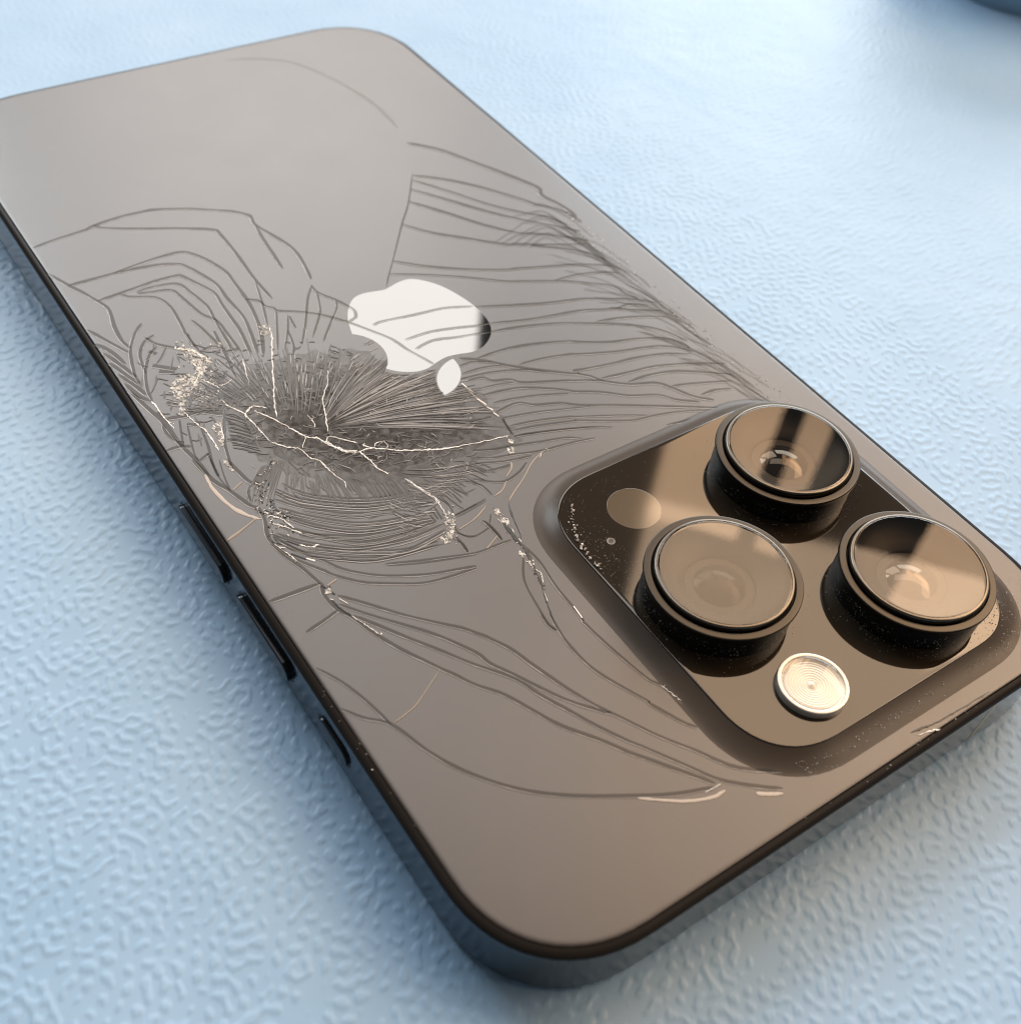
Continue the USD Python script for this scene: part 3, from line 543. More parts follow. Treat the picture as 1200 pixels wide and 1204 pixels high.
FINE="""x 153 1420 1206 1141 1346 868 1502 603 1672 340 1847
x 99 1726 1066 1377 1219 1031 1388 694 1579 364 1785
x 97 1707 1076 1298 1253 896 1456 500 1676 116 1920
x 136 1853 1015 1459 1174 1070 1354 689 1557 312 1773
x 150 1405 1162 1156 1265 911 1379 676 1514 443 1654
x 135 1378 1171 1118 1281 858 1396 604 1525 347 1653
x 108 1585 1080 1286 1179 989 1291 695 1417 404 1553
x 105 1391 1130 1118 1227 849 1340 586 1467 322 1596
x 121 1358 1128 1087 1214 822 1318 559 1433 300 1558
x 102 1302 1130 965 1232 631 1351 299 1482 -27 1633
x 113 1354 1089 1117 1145 883 1214 655 1302 423 1385
x 135 1813 1002 1487 1071 1162 1153 837 1246 515 1359
x 98 1643 1021 1236 1097 827 1191 416 1300 9 1433
x 118 1754 1000 1405 1047 1054 1110 703 1188 351 1278
x 149 1424 1015 1066 1064 704 1117 428 1169
x 151 413 1172 340 1186 -19 1282
x 147 1396 1017 1091 1060 786 1115 481 1183 178 1267
x 112 1501 1010 1181 1049 862 1104 543 1174 228 1266
x 101 1420 986 1167 1007 913 1039 659 1078 427 1127
x 130 1688 983 1272 999 853 1039 430 1098 425 1099
x 133 243 1130 4 1172
x 103 1668 970 1316 971 961 987 605 1024 423 1052
x 150 1608 961 1324 962 1037 972 748 991 460 1028
x 128 1449 945 1094 940 735 949 403 974
x 131 100 1006 9 1015
x 121 1349 922 1035 908 720 917 401 932 390 932
x 152 1800 964 1468 947 1131 941 791 947 447 970
x 139 1597 929 1217 891 831 868 440 866 359 868
x 142 1527 918 1271 897 1012 885 751 882 489 888
x 102 1715 939 1408 900 1097 873 781 855 461 845
x 152 1212 841 1004 815 794 799 584 793 374 796
x 114 1202 832 1053 816 904 810 755 808 605 812
x 121 1296 836 1094 811 889 789 684 779 479 779
x 102 1790 940 1507 889 1218 843 926 810 630 789
x 121 1291 789 1151 765 1010 749 869 738 729 736
x 128 1459 856 1250 814 1038 780 825 753 610 733
x 133 1664 890 1408 825 1148 771 884 723 616 686
x 130 1370 790 1100 717 826 650 651 613
x 132 1344 783 1202 752 1060 726 917 707 774 695
x 119 1644 868 1412 797 1176 733 936 679 693 633
x 107 1584 849 1317 768 1044 692 767 625 665 604
x 133 1395 753 1165 675 931 602 737 552
x 141 1677 856 1409 749 1133 648 851 558 758 531
x 149 1831 921 1505 785 1169 658 823 544 765 524
x 122 1727 873 1472 766 1210 664 942 570 772 517
x 116 1766 887 1559 796 1348 710 1133 635 914 564
x 130 1691 846 1461 744 1226 647 985 552 798 492
x 158 1725 857 1457 727 1181 602 897 478 751 420
x 131 1529 743 1353 657 1172 579 989 503 802 437
x 141 1483 709 1301 619 1115 531 925 451 732 368
x 121 1735 847 1479 705 1214 572 941 446 678 325
x 124 1540 728 1322 609 1098 498 868 391 666 301
x 110 1565 733 1369 626 1169 520 964 417 754 314
x 123 1607 752 1443 659 1276 569 1105 482 930 409
x 105 1823 888 1554 719 1275 555 986 397 687 242
x 140 1527 677 1383 588 1235 504 1084 425 929 353
x 107 1522 682 1371 591 1217 501 1060 413 900 329
x 149 1405 582 1253 491 1096 405 938 317 776 234
x 129 1795 854 1546 673 1287 496 1017 325 739 151
x 115 1347 529 1232 460 1114 391 994 330 872 272
x 99 1822 871 1645 740 1462 613 1274 489 1081 368
x 124 1455 581 1363 526 1271 468 1177 416 1082 367
x 100 1766 816 1597 683 1423 552 1243 424 1058 299
x 105 1249 368 1215 349 1179 336 1143 323 1106 312
x 146 1735 786 1558 641 1373 501 1183 360 987 224
x 138 1321 412 1274 382 1225 357 1176 331 1126 307
x 120 1499 561 1406 486 1308 417 1211 344 1110 278
x 149 1702 738 1568 622 1429 510 1286 400 1141 287
x 127 1522 564 1422 480 1319 401 1214 323 1108 242
l 74 1568 1149 1327 1271 1088 1400 854 1540 629 1698
l 98 1289 1265 1003 1415 723 1578 449 1755 183 1945
l 97 1061 1345 854 1466 650 1595 452 1733 258 1878
l 76 1341 1233 1079 1362 827 1512 576 1666 330 1830
l 104 1271 1235 1100 1316 936 1411 770 1504 609 1608
l 85 1358 1191 1096 1305 837 1430 584 1568 339 1722
l 96 1004 1292 840 1373 678 1461 516 1548 359 1646
l 76 888 1268 686 1358 485 1452 283 1547 88 1656
l 82 1396 1115 1064 1216 735 1334 408 1465 86 1612
l 81 1649 1051 1252 1164 855 1292 462 1443 66 1598
l 94 1687 1035 1261 1140 840 1274 417 1420 -6 1581
l 99 994 1191 787 1258 583 1336 383 1425 185 1521
l 73 1198 1142 992 1214 789 1294 586 1378 387 1473
l 107 1616 1027 1211 1108 801 1199 391 1310 -19 1437
l 91 1738 1011 1293 1095 845 1198 397 1324 -53 1464
l 94 1076 1081 908 1118 741 1162 578 1217 417 1281
l 78 1699 1007 1320 1065 938 1137 556 1226 176 1336
l 71 1251 1036 944 1085 636 1144 329 1218 23 1304
l 84 1454 1020 1197 1058 941 1105 688 1170 436 1242
l 94 1600 995 1271 1026 940 1073 608 1130 428 1167
l 95 408 1172 275 1199
l 92 1622 998 1348 1030 1073 1075 795 1120 520 1182
l 93 1287 1012 989 1045 692 1094 428 1146
l 95 332 1164 90 1207
l 76 1479 988 1192 1008 905 1042 621 1094 428 1140
l 73 898 944 682 959 467 985 409 993
l 74 135 1047 42 1072
l 91 1545 962 1287 966 1028 983 767 1008 508 1047
l 105 925 922 731 939 539 964 406 982
l 72 1287 939 1037 946 786 965 532 982 410 996
l 86 1255 938 1062 947 869 962 677 987 483 1012
l 76 1204 907 1031 914 856 919 682 936 509 957
l 90 1019 875 788 871 557 880 372 889
l 97 730 781 703 807 675 826 648 846 622 871
l 89 1583 915 1250 874 913 847 569 827 332 827
l 97 1019 808 859 797 699 797 539 800 379 809
l 94 1696 928 1385 882 1069 844 748 819 422 799
l 80 1027 794 819 775 608 760 398 759 283 761
l 78 1256 830 1007 802 756 784 501 767 288 765
l 77 1342 831 1169 807 993 785 817 768 639 758
l 105 1352 818 1085 761 814 710 539 671 538 671
l 75 1468 845 1223 794 974 751 721 711 491 687
l 88 825 665 793 672 762 686 731 697 703 721
l 101 1688 900 1442 838 1192 784 937 736 679 695
l 80 1186 736 1089 721 991 703 894 695 797 690
l 106 804 607 772 616 740 632 709 642 677 654
l 97 1572 847 1320 771 1063 705 802 646 640 621
l 78 1553 828 1340 762 1122 697 902 648 680 607
l 74 857 577 784 570 719 568
l 74 1663 857 1389 754 1110 662 823 571 740 548
l 86 899 549 811 535 760 529
l 89 1124 629 1034 608 944 587 854 574 764 566
l 95 1406 732 1240 672 1072 621 901 571 754 535
l 75 1708 866 1473 768 1232 680 986 595 760 529
l 80 1523 777 1294 682 1059 594 820 512 787 502
l 86 1167 603 1026 556 884 510 802 488
l 94 1594 784 1429 707 1261 634 1090 563 917 498
l 101 1393 677 1295 637 1197 600 1097 564 997 530
l 74 1412 660 1263 587 1112 515 958 451 802 390
l 100 1357 644 1245 597 1133 552 1019 513 904 475
l 72 1182 523 1134 511 1086 503 1038 496 990 488
l 90 1067 446 987 418 907 390 826 362 745 340
l 75 1469 679 1294 586 1114 497 931 410 745 326
l 109 1201 510 1111 469 1021 428 929 395 836 363
l 107 1342 572 1229 513 1114 455 998 402 880 352
l 102 980 321 918 306 856 293 794 279 732 263
l 74 1298 537 1220 496 1139 462 1058 432 976 400
l 101 1119 386 1076 372 1033 360 990 344 947 335
l 76 1432 599 1292 515 1150 428 1004 346 856 264
l 91 1343 524 1231 457 1118 388 1002 326 885 264
l 78 1666 759 1498 643 1325 534 1148 424 968 316
l 82 797 89 758 81 720 73 681 69 642 66
l 90 1111 318 1074 308 1037 300 1000 291 964 283
l 94 1078 259 1041 247 1005 235 967 227 930 218
l 104 736 -32 697 -44 657 -49 637 -50
l 71 1761 812 1546 642 1322 475 1089 311 849 150
l 99 1098 236 1059 227 1021 217 984 206 945 201
l 87 770 -71 730 -82 690 -89 650 -100 644 -100
l 107 787 -51 747 -59 707 -68 666 -73 640 -78
l 85 1011 110 972 100 933 89 895 75 856 67
l 105 1059 123 1022 106 984 91 946 78 907 66
l 93 1619 638 1521 550 1420 462 1317 376 1210 293
x 145 960 1399 780 1502 606 1615 435 1735 277 1876
x 144 1054 1299 850 1406 651 1522 458 1650 261 1773
x 142 906 1275 682 1377 454 1474 237 1596 15 1709
x 153 752 1267 583 1341 414 1416 254 1508 101 1616
x 135 1238 1129 1025 1204 809 1278 600 1368 394 1466
x 143 1274 1091 1026 1149 780 1221 535 1301 296 1399
x 132 1056 1085 816 1132 575 1184 340 1258 113 1352
x 155 1182 1044 1000 1080 819 1123 642 1178 466 1239
x 152 1152 1023 861 1064 565 1105 427 1130
x 154 302 1153 269 1159 -18 1244
x 142 905 979 757 1008 612 1047 468 1093 426 1105
x 144 735 964 577 987 422 1026 420 1026
x 145 200 1097 118 1122
x 114 633 921 575 954 516 982 458 1015 422 1037
x 130 842 889 657 902 472 923 390 933
x 121 794 812 647 814 501 823 355 833 338 836
x 133 870 812 753 820 635 830 519 848 406 878
x 126 940 796 838 797 737 803 637 817 538 836
x 113 572 675 516 679
x 113 370 701 341 710 267 738
x 141 853 713 775 709 698 711 622 724 547 736
x 121 1029 718 905 704 781 693 657 687 533 682
x 129 726 615 680 623 634 633 590 657 576 658
x 139 1200 698 1058 660 915 626 770 599 692 586
x 128 924 596 750 561 731 557
x 161 853 494 819 500 785 510 778 512
x 134 811 444 780 448
x 157 1145 586 980 524 812 464 789 457
x 145 1211 567 1049 497 884 433 716 374 702 368
x 129 1020 430 966 415 911 405 855 398 800 389
x 149 1063 418 1027 414 992 408 956 409 920 407
x 141 1592 683 1402 486 1205 293 1017 64
x 186 1834 851 1633 674 1440 465 1247 240
x 142 1772 752 1614 583 1453 410 1295 222
x 190 1618 592 1432 385 1251 158 1075 -90
x 164 1863 787 1690 602 1530 387 1377 154
x 154 1709 608 1497 354 1298 66 1111 -252
x 163 1665 531 1487 286 1317 21 1129 -237
x 144 1707 539 1544 304 1369 74 1224 -201
x 185 1750 538 1605 341 1496 101 1372 -130
x 145 1886 660 1768 475 1648 286 1550 72
x 152 1818 568 1656 300 1470 41 1346 -282
x 142 1840 518 1644 219 1463 -109 1311 -471
x 169 1931 642 1806 446 1719 217 1586 12
x 166 1946 612 1833 412 1726 204 1630 -19
x 190 1854 466 1759 243 1654 23 1529 -193
x 166 2015 654 1862 346 1717 20 1583 -324
x 141 2006 596 1848 265 1713 -91 1579 -461
x 187 1889 298 1776 34 1674 -243 1569 -528
x 172 2022 561 1892 240 1750 -88 1646 -442
x 168 1947 348 1856 104 1789 -155 1715 -416
x 135 1981 382 1929 175 1860 -32 1818 -248
x 124 2072 536 2007 303 1920 69 1888 -179
x 134 2050 451 1995 231 1950 6 1876 -220
x 148 2117 534 2026 260 1970 -27 1924 -321
x 160 2088 403 2040 143 1994 -122 1935 -394
x 160 2091 371 2013 62 1984 -258 1920 -586
x 163 2066 134 2029 -90 2019 -317 2010 -546
x 133 2145 406 2071 86 2048 -242 2000 -579
x 156 2176 490 2140 238 2133 -15 2088 -278
x 128 2174 380 2135 55 2138 -272 2095 -615
x 174 2157 101 2145 -13 2151 -124 2162 -235
x 171 2183 84 2201 -141 2191 -375 2205 -606
x 149 2234 441 2221 74 2240 -294 2235 -680
x 125 2235 110 2235 -143 2243 -399 2304 -639
x 141 2256 117 2264 -181 2258 -490 2378 -754
x 125 2277 189 2276 -96 2318 -370 2381 -638
x 185 2299 248 2310 75 2344 -90 2368 -260
x 181 2322 69 2346 -149 2405 -353 2452 -565
x 145 2352 98 2386 -26 2405 -158 2450 -276
x 143 2370 135 2440 -107 2503 -356 2540 -626
x 153 2373 128 2414 -78 2505 -256 2522 -483
x 155 2418 109 2453 -102 2510 -303 2611 -475
x 185 2417 98 2473 -107 2545 -303 2619 -500
x 141 2440 113 2475 -35 2540 -163 2612 -285
x 173 2478 60 2533 -112 2600 -277 2685 -429
x 171 2453 228 2521 50 2588 -129 2704 -268
x 129 2528 75 2625 -122 2706 -336 2851 -492
x 164 2506 167 2584 24 2665 -118 2722 -283
x 122 2521 150 2584 114 2609 43 2665 2
x 119 2547 141 2586 73 2626 5 2685 -42
x 124 2596 50 2654 20 2695 -26 2745 -63
x 172 2637 81 2663 61 2686 39 2721 31
x 185 2654 60 2669 43 2703 47 2723 36
x 134 2554 238 2613 156 2686 92 2770 45
x 124 2642 131 2715 55 2791 -17 2875 -78
x 137 2639 176 2701 113 2770 60 2847 21
x 129 2712 88 2781 26 2873 0 2942 -60
x 164 2673 158 2719 133 2765 109 2806 78
x 166 2753 109 2825 79 2894 44 2960 6
x 186 2794 93 2858 39 2940 17 3019 -9
x 135 2696 185 2776 135 2855 86 2944 55
x 134 2738 159 2819 119 2898 75 2997 73
x 186 2869 65 2905 89 2923 77 2954 94
x 177 2819 115 2878 130 2922 114 2974 118
x 216 2510 -52 2535 -32 2546 -2
x 212 2105 115 2136 115 2161 101
x 264 1770 -724 1810 -697 1835 -719
x 191 1147 -64 1169 -112 1164 -127
x 252 1526 -380 1530 -353 1530 -387
x 208 2802 -63 2818 -39 2841 -26
x 214 2127 -579 2178 -568 2216 -560
x 165 2505 -261 2552 -248 2592 -188
x 219 2650 112 2698 151 2695 171
x 221 2912 -188 2934 -125 2957 -102
x 253 1730 516 1729 480 1770 462
x 236 2512 86 2561 134 2598 195
x 167 1381 131 1390 91 1434 52
x 165 2470 -12 2507 22 2529 38
x 225 2580 -343 2596 -315 2623 -293
x 237 1986 360 2000 327 2047 328
x 250 2371 -380 2396 -388 2421 -375
x 241 2908 -176 2929 -155 2940 -141
x 229 1076 -85 1065 -137 1089 -135
x 186 1758 -688 1788 -681 1800 -693
x 260 1128 -110 1148 -135 1184 -178
x 223 2226 -474 2284 -445 2324 -434
x 258 1308 -85 1318 -108 1335 -109
x 170 2644 -154 2689 -96 2710 -97
x 213 1926 416 1970 400 2011 374
x 189 1787 486 1819 489 1844 432
x 181 2593 -111 2602 -68 2625 -79
x 252 1630 505 1663 496 1667 464
x 184 1260 -372 1291 -394 1323 -398
x 167 2447 -373 2475 -341 2492 -353
x 240 1821 72 1867 86 1891 51
x 194 1888 5 1916 -10 1952 -5
x 239 1954 -350 1965 -384 1988 -359
x 168 2261 -52 2294 -47 2348 -40
x 224 2385 -35 2413 -17 2452 7
x 194 1545 160 1564 152 1594 122
x 238 2541 77 2573 101 2597 136
x 263 2630 -624 2654 -627 2677 -602
x 208 2779 22 2787 37 2819 67
x 256 973 35 997 -27 1007 -57
x 262 2636 -614 2650 -602 2681 -595
x 240 2662 -219 2698 -174 2700 -205
x 181 1827 418 1860 376 1903 369
x 164 2654 -25 2678 15 2685 16
x 162 2214 -187 2245 -189 2282 -167
x 259 1147 19 1176 -4 1189 -26
x 249 2364 -13 2397 9 2447 47
x 238 2318 -723 2308 -744 2349 -743
x 219 2707 91 2721 109 2742 152
x 247 2496 -537 2520 -514 2586 -474
x 219 1846 -28 1873 -43 1900 -50
x 167 1430 -64 1461 -80 1498 -117
x 206 2007 -613 2043 -628 2071 -617
x 234 2459 89 2496 118 2526 154
x 194 2065 136 2090 109 2129 121
x 159 2500 172 2535 187 2564 236
x 230 1654 615 1675 590 1691 586
x 236 2970 -180 2982 -150 3012 -114
x 235 2696 -110 2722 -63 2758 -10
x 198 2396 -561 2431 -536 2455 -529
x 252 2932 -132 2958 -100 2986 -39
x 231 2207 -777 2236 -758 2243 -758
x 198 1442 22 1460 25 1484 14
x 214 2004 -157 2051 -163 2099 -149
x 165 2631 -64 2644 -45 2698 9
x 219 2163 78 2178 68 2213 74
x 257 2490 -569 2525 -544 2581 -528
x 235 1373 -456 1404 -444 1409 -461
x 240 2065 -252 2104 -228 2120 -239
x 188 2581 88 2612 109 2631 112
x 162 2770 -289 2816 -229 2855 -169
x 255 1698 216 1694 206 1735 205
x 217 1290 55 1301 30 1326 17
x 163 1832 50 1853 52 1864 31
x 226 2397 -240 2429 -223 2438 -218
x 242 2071 -449 2100 -461 2159 -468
x 183 2557 -45 2580 -41 2610 -19
x 185 1557 -88 1596 -77 1586 -105
x 178 2774 -51 2801 -19 2811 -25
x 204 2090 98 2119 111 2141 106
x 168 1342 -13 1345 -53 1360 -41
x 202 1379 258 1395 276 1407 250
x 210 2685 73 2701 83 2719 91
x 204 2570 27 2619 77 2646 98
x 174 1281 70 1300 65 1310 48
x 203 2013 -236 2049 -252 2089 -262
x 229 1220 347 1245 309 1260 276
x 163 2504 179 2546 242 2577 266
x 173 2142 71 2163 47 2211 66
x 171 2473 -653 2500 -675 2522 -647
x 203 2198 197 2243 171 2289 189
x 213 1512 415 1547 379 1578 328
x 180 1865 102 1901 81 1908 60
x 186 1472 405 1512 384 1513 349
x 243 2645 21 2677 64 2695 92
x 235 1338 279 1352 241 1368 208
x 203 1734 -378 1765 -373 1819 -381
x 233 2094 -454 2122 -464 2161 -462
x 195 2241 111 2288 142 2304 153
x 251 1280 386 1295 349 1299 263
x 183 1811 -627 1858 -640 1874 -642
x 213 2687 -138 2712 -138 2730 -138
x 210 1128 315 1130 301 1129 268
x 256 2450 -745 2494 -708 2539 -672
x 172 2780 -85 2791 -71 2802 -40
x 171 2119 260 2146 277 2155 284
x 257 2277 -109 2340 -49 2390 -41
x 209 2846 -39 2868 10 2884 2
x 218 1097 -78 1117 -92 1122 -116
x 252 1812 -317 1821 -326 1891 -337
x 177 1987 200 2065 192 2102 208
x 166 2538 -397 2582 -392 2627 -353
x 237 1613 595 1619 575 1653 571
x 206 2852 -201 2903 -136 2915 -117
x 255 2380 115 2457 131 2475 151
x 228 2466 56 2491 60 2510 87
x 175 2171 -69 2207 -32 2238 -43
x 176 1083 -158 1107 -200 1137 -221
x 180 1755 631 1761 617 1789 578
x 204 2293 135 2339 159 2364 176
x 172 1184 -4 1215 -37 1225 -42
x 177 1523 -486 1536 -521 1556 -544
x 213 2023 348 2042 306 2069 331
x 212 1586 -300 1617 -323 1638 -330
x 197 1535 454 1558 431 1584 404
x 202 2720 -79 2745 -64 2744 -35
x 179 1667 403 1676 384 1681 367
x 252 1564 76 1592 30 1623 16
x 218 2420 -344 2450 -344 2481 -301
x 165 2721 62 2751 114 2780 146
x 187 2533 -669 2579 -636 2593 -624
x 252 2793 -36 2807 0 2843 38
x 169 1735 409 1769 373 1783 385
x 214 2685 -181 2730 -147 2777 -107
x 209 1427 175 1430 143 1463 105
x 179 2763 -174 2790 -154 2813 -122
x 200 1436 -386 1484 -369 1521 -407
x 207 1536 613 1532 589 1561 533
x 173 2579 63 2629 85 2638 105
x 199 1711 624 1723 596 1749 580
x 262 1000 59 1007 26 1039 17
x 173 1548 -169 1563 -213 1612 -205
x 231 1165 341 1195 322 1182 280
x 251 1615 425 1623 381 1641 376
x 182 2638 19 2672 35 2692 77
x 186 1678 404 1706 389 1724 361
x 173 2418 -485 2464 -463 2502 -451
x 204 1006 136 1014 107 1048 76
x 248 2440 123 2498 155 2526 178
x 169 2356 1 2392 21 2434 36
x 228 2884 -172 2891 -153 2947 -130
x 209 2844 -264 2875 -194 2918 -168
x 193 1734 -474 1751 -496 1767 -492
x 188 1191 -15 1217 -40 1241 -59
x 258 2277 -28 2287 -21 2320 -19
x 186 2867 -207 2902 -197 2923 -140
x 218 2175 137 2227 149 2273 165
x 220 2729 -210 2772 -161 2789 -131
x 175 1323 143 1357 138 1347 107
x 166 2239 -282 2249 -248 2272 -272
x 204 1012 -92 1030 -93 1052 -106
x 244 2071 -76 2094 -75 2115 -72
x 204 2091 269 2136 265 2146 252
x 206 1503 228 1532 212 1556 203
x 245 2571 118 2594 155 2639 175
x 256 1582 -175 1606 -176 1611 -210
x 184 2149 -473 2201 -444 2218 -451
x 237 2440 -138 2453 -132 2475 -114
x 247 2248 -16 2292 -4 2348 29
x 194 1681 403 1720 369 1725 345
x 200 2136 -743 2171 -709 2192 -712
x 175 2102 -75 2121 -76 2159 -77
x 232 2242 -82 2300 -60 2327 -43
x 220 1783 72 1805 41 1844 46
x 186 2319 95 2353 112 2406 144
x 183 1761 620 1753 610 1774 577
x 170 2911 -157 2952 -76 2982 -39
x 185 1279 209 1296 184 1347 157
x 187 2453 194 2472 215 2498 239
x 228 1506 346 1508 341 1523 316
x 187 1350 428 1395 388 1393 338
x 209 2210 -425 2245 -405 2251 -417
x 221 1884 -446 1898 -434 1915 -444
x 228 2626 -152 2674 -115 2705 -72
x 177 1570 363 1607 346 1619 326
x 222 1834 105 1879 109 1883 84
x 213 2675 -26 2707 -7 2707 22
x 171 1188 -36 1204 -47 1227 -92
x 220 1288 153 1296 147 1308 120
x 245 1680 -218 1714 -232 1749 -235
x 220 2690 -137 2716 -114 2735 -107
x 183 2774 -68 2804 -36 2819 -21
x 179 2618 -163 2640 -146 2647 -137
x 237 2271 -777 2316 -747 2338 -716
x 230 1297 411 1299 400 1329 335
x 185 1350 209 1361 162 1375 169
x 232 2863 -65 2857 -76 2909 -5
x 161 2763 -45 2796 -33 2816 1
x 173 2950 -221 2987 -180 3016 -107
x 219 2675 126 2700 168 2727 198
x 169 1745 -10 1771 -12 1785 -33
x 206 1924 139 1955 127 1984 102
x 165 2038 -132 2063 -139 2082 -122
x 212 2461 176 2503 191 2535 235
x 171 2223 -555 2260 -534 2333 -521
x 182 2448 -68 2476 -65 2503 -53
x 235 1613 263 1633 266 1645 242
x 173 2690 -2 2706 14 2742 74
x 171 2054 -193 2083 -180 2102 -191
x 210 2648 -261 2669 -245 2702 -215
x 165 1339 338 1380 339 1401 290
x 255 2261 204 2295 213 2325 213
x 245 1485 -348 1504 -375 1529 -374
x 236 2541 95 2599 163 2642 203
x 164 2736 -14 2754 17 2782 72
x 193 2575 -88 2609 -63 2641 -14
x 209 1680 260 1685 236 1685 220
x 191 1593 184 1595 156 1637 150
x 188 2780 -87 2801 -67 2833 -20
x 217 1692 -23 1752 -32 1750 -28
x 259 1209 43 1224 46 1235 21
x 120 2565 1434 2627 1537 2675 1618
x 161 2499 1356 2567 1479 2629 1584
x 152 2474 1322 2548 1445 2623 1586
x 125 2503 1433 2544 1528 2596 1605
x 150 2496 1434 2554 1534 2607 1643
x 158 2448 1402 2510 1500 2548 1602
x 159 2447 1417 2484 1509 2545 1613
x 131 2436 1429 2466 1503 2510 1582
x 126 2412 1420 2453 1486 2476 1556
x 122 2448 1532 2490 1640 2543 1744
x 138 2388 1450 2444 1559 2489 1681
x 154 2402 1503 2469 1647 2516 1774
x 129 2342 1430 2393 1547 2436 1663
x 152 2370 1524 2426 1618 2453 1737
x 130 2380 1595 2409 1703 2453 1793
x 122 2368 1591 2408 1716 2452 1823
x 125 2359 1609 2403 1725 2430 1814
x 139 2351 1634 2372 1717 2415 1827
x 150 2341 1649 2396 1803 2431 1935
x 163 2253 1529 2280 1610 2309 1714
x 130 2251 1564 2267 1671 2316 1789
x 119 2262 1618 2284 1701 2313 1806
x 162 2253 1619 2279 1719 2302 1804
x 129 2220 1607 2242 1760 2290 1888
x 117 2244 1668 2287 1833 2320 1979
x 112 2174 1593 2210 1743 2239 1887
x 109 2223 1726 2267 1911 2300 2096
x 153 2211 1734 2253 1912 2285 2113
x 113 2160 1679 2187 1803 2207 1934
x 135 2171 1717 2207 1920 2241 2114
x 135 2164 1756 2189 1927 2216 2078
x 120 2107 1670 2122 1773 2141 1885
x 146 2098 1688 2107 1831 2138 1974
x 130 2116 1759 2147 1950 2168 2158
x 159 2132 1823 2139 1947 2163 2093
x 138 2104 1817 2122 1951 2129 2060
x 126 2049 1749 2061 1871 2075 2008
x 108 2095 1852 2109 2047 2131 2223
x 159 2010 1753 2024 1874 2033 1995
x 147 1987 1738 2021 1950 2026 2145
x 121 1975 1748 1996 1902 2000 2026
x 145 2005 1839 2021 1986 2032 2146
x 144 1996 1860 1999 1978 2016 2105
x 154 1956 1823 1966 1961 1980 2113
x 145 1982 1887 1990 2039 2008 2201
x 125 1956 1885 1967 2009 1976 2139
x 145 1963 1928 1981 2055 1980 2151
x 126 1964 1961 1962 2084 1981 2200
x 152 1894 1878 1898 1986 1908 2069
x 150 1879 1873 1890 2077 1907 2269
x 113 1871 1896 1873 2026 1887 2141
x 156 1842 1890 1842 1985 1855 2097
x 137 1865 1949 1871 2100 1883 2246
x 157 1869 2003 1868 2131 1884 2268
x 134 1859 2017 1855 2126 1872 2251
x 131 1765 1896 1768 2020 1779 2139
x 160 1817 2003 1815 2124 1832 2270
x 140 1825 2056 1831 2247 1844 2439
x 113 1770 1998 1775 2127 1782 2248
x 155 1770 2031 1767 2132 1780 2257
x 130 1773 2073 1769 2234 1788 2422
x 154 1728 2029 1736 2135 1737 2238
x 147 1681 1988 1679 2177 1697 2376
x 110 1677 2003 1695 2139 1687 2245
x 155 1726 2128 1735 2235 1733 2326
x 128 1714 2141 1721 2312 1725 2483
x 126 1615 2005 1610 2194 1625 2380
x 137 1650 2090 1666 2256 1656 2425
x 147 1672 2156 1685 2256 1674 2364
x 159 1634 2120 1631 2327 1634 2504
x 145 1603 2106 1599 2298 1600 2471
x 111 1562 2072 1562 2268 1555 2431
x 155 1616 2193 1601 2375 1605 2579
x 155 1533 2097 1533 2239 1523 2374
x 110 1592 2212 1574 2343 1579 2474
x 121 1511 2115 1494 2258 1494 2416
x 139 1523 2169 1531 2338 1502 2491
x 149 1480 2134 1465 2310 1456 2462
x 148 1449 2112 1432 2300 1419 2489
x 143 1461 2182 1450 2319 1436 2458
x 116 1429 2144 1412 2324 1397 2472
x 135 1402 2150 1396 2299 1368 2465
x 126 1394 2144 1379 2279 1363 2425
x 125 1404 2201 1380 2397 1360 2567
x 154 1410 2249 1397 2368 1381 2467
x 154 1391 2255 1379 2401 1349 2553
x 155 1320 2171 1298 2334 1272 2496
x 158 1307 2167 1267 2324 1255 2509
x 131 1351 2274 1326 2433 1299 2590
x 112 1333 2283 1294 2450 1271 2638
x 129 1303 2263 1275 2354 1269 2452
x 110 1295 2292 1285 2393 1256 2503
x 110 1249 2236 1215 2412 1188 2558
x 112 1273 2321 1259 2424 1231 2526
x 134 1217 2261 1195 2373 1171 2480
x 116 1214 2285 1193 2378 1168 2499
x 160 1156 2226 1113 2370 1086 2529
x 146 1180 2297 1132 2458 1100 2611
x 125 1116 2229 1066 2373 1031 2538
x 110 1108 2253 1079 2328 1061 2413
x 151 1068 2220 1023 2371 984 2489
x 112 1133 2338 1081 2477 1042 2616
x 154 1112 2345 1068 2484 1022 2603
x 122 1040 2261 1021 2338 981 2421
x 112 991 2230 938 2391 875 2525
x 150 1006 2262 979 2346 936 2439
x 147 949 2205 902 2318 861 2420
x 113 957 2273 913 2337 890 2425
x 144 950 2281 882 2411 826 2555
x 161 946 2300 895 2408 836 2537
x 124 933 2314 883 2411 842 2503
x 163 921 2336 876 2393 848 2482
x 127 870 2282 803 2409 732 2550
x 151 794 2201 732 2307 680 2418
x 136 812 2261 753 2354 695 2478
x 128 784 2252 756 2334 695 2411
x 125 743 2210 677 2341 591 2480
x 117 711 2198 634 2309 582 2420
x 159 738 2271 683 2356 641 2434
x 149 719 2271 678 2352 624 2427
l 86 1904 2600 1890 2631 1872 2661 1858 2690 1840 2719
l 66 1845 2308 1836 2340 1825 2371 1810 2400 1793 2429
l 88 1864 2562 1847 2591 1827 2620 1812 2648 1790 2675
l 93 1838 2456 1827 2486 1813 2516 1796 2544 1779 2571
l 82 1811 2287 1799 2317 1786 2347 1773 2376 1758 2404
l 90 1811 2534 1792 2561 1772 2588 1752 2614 1730 2639
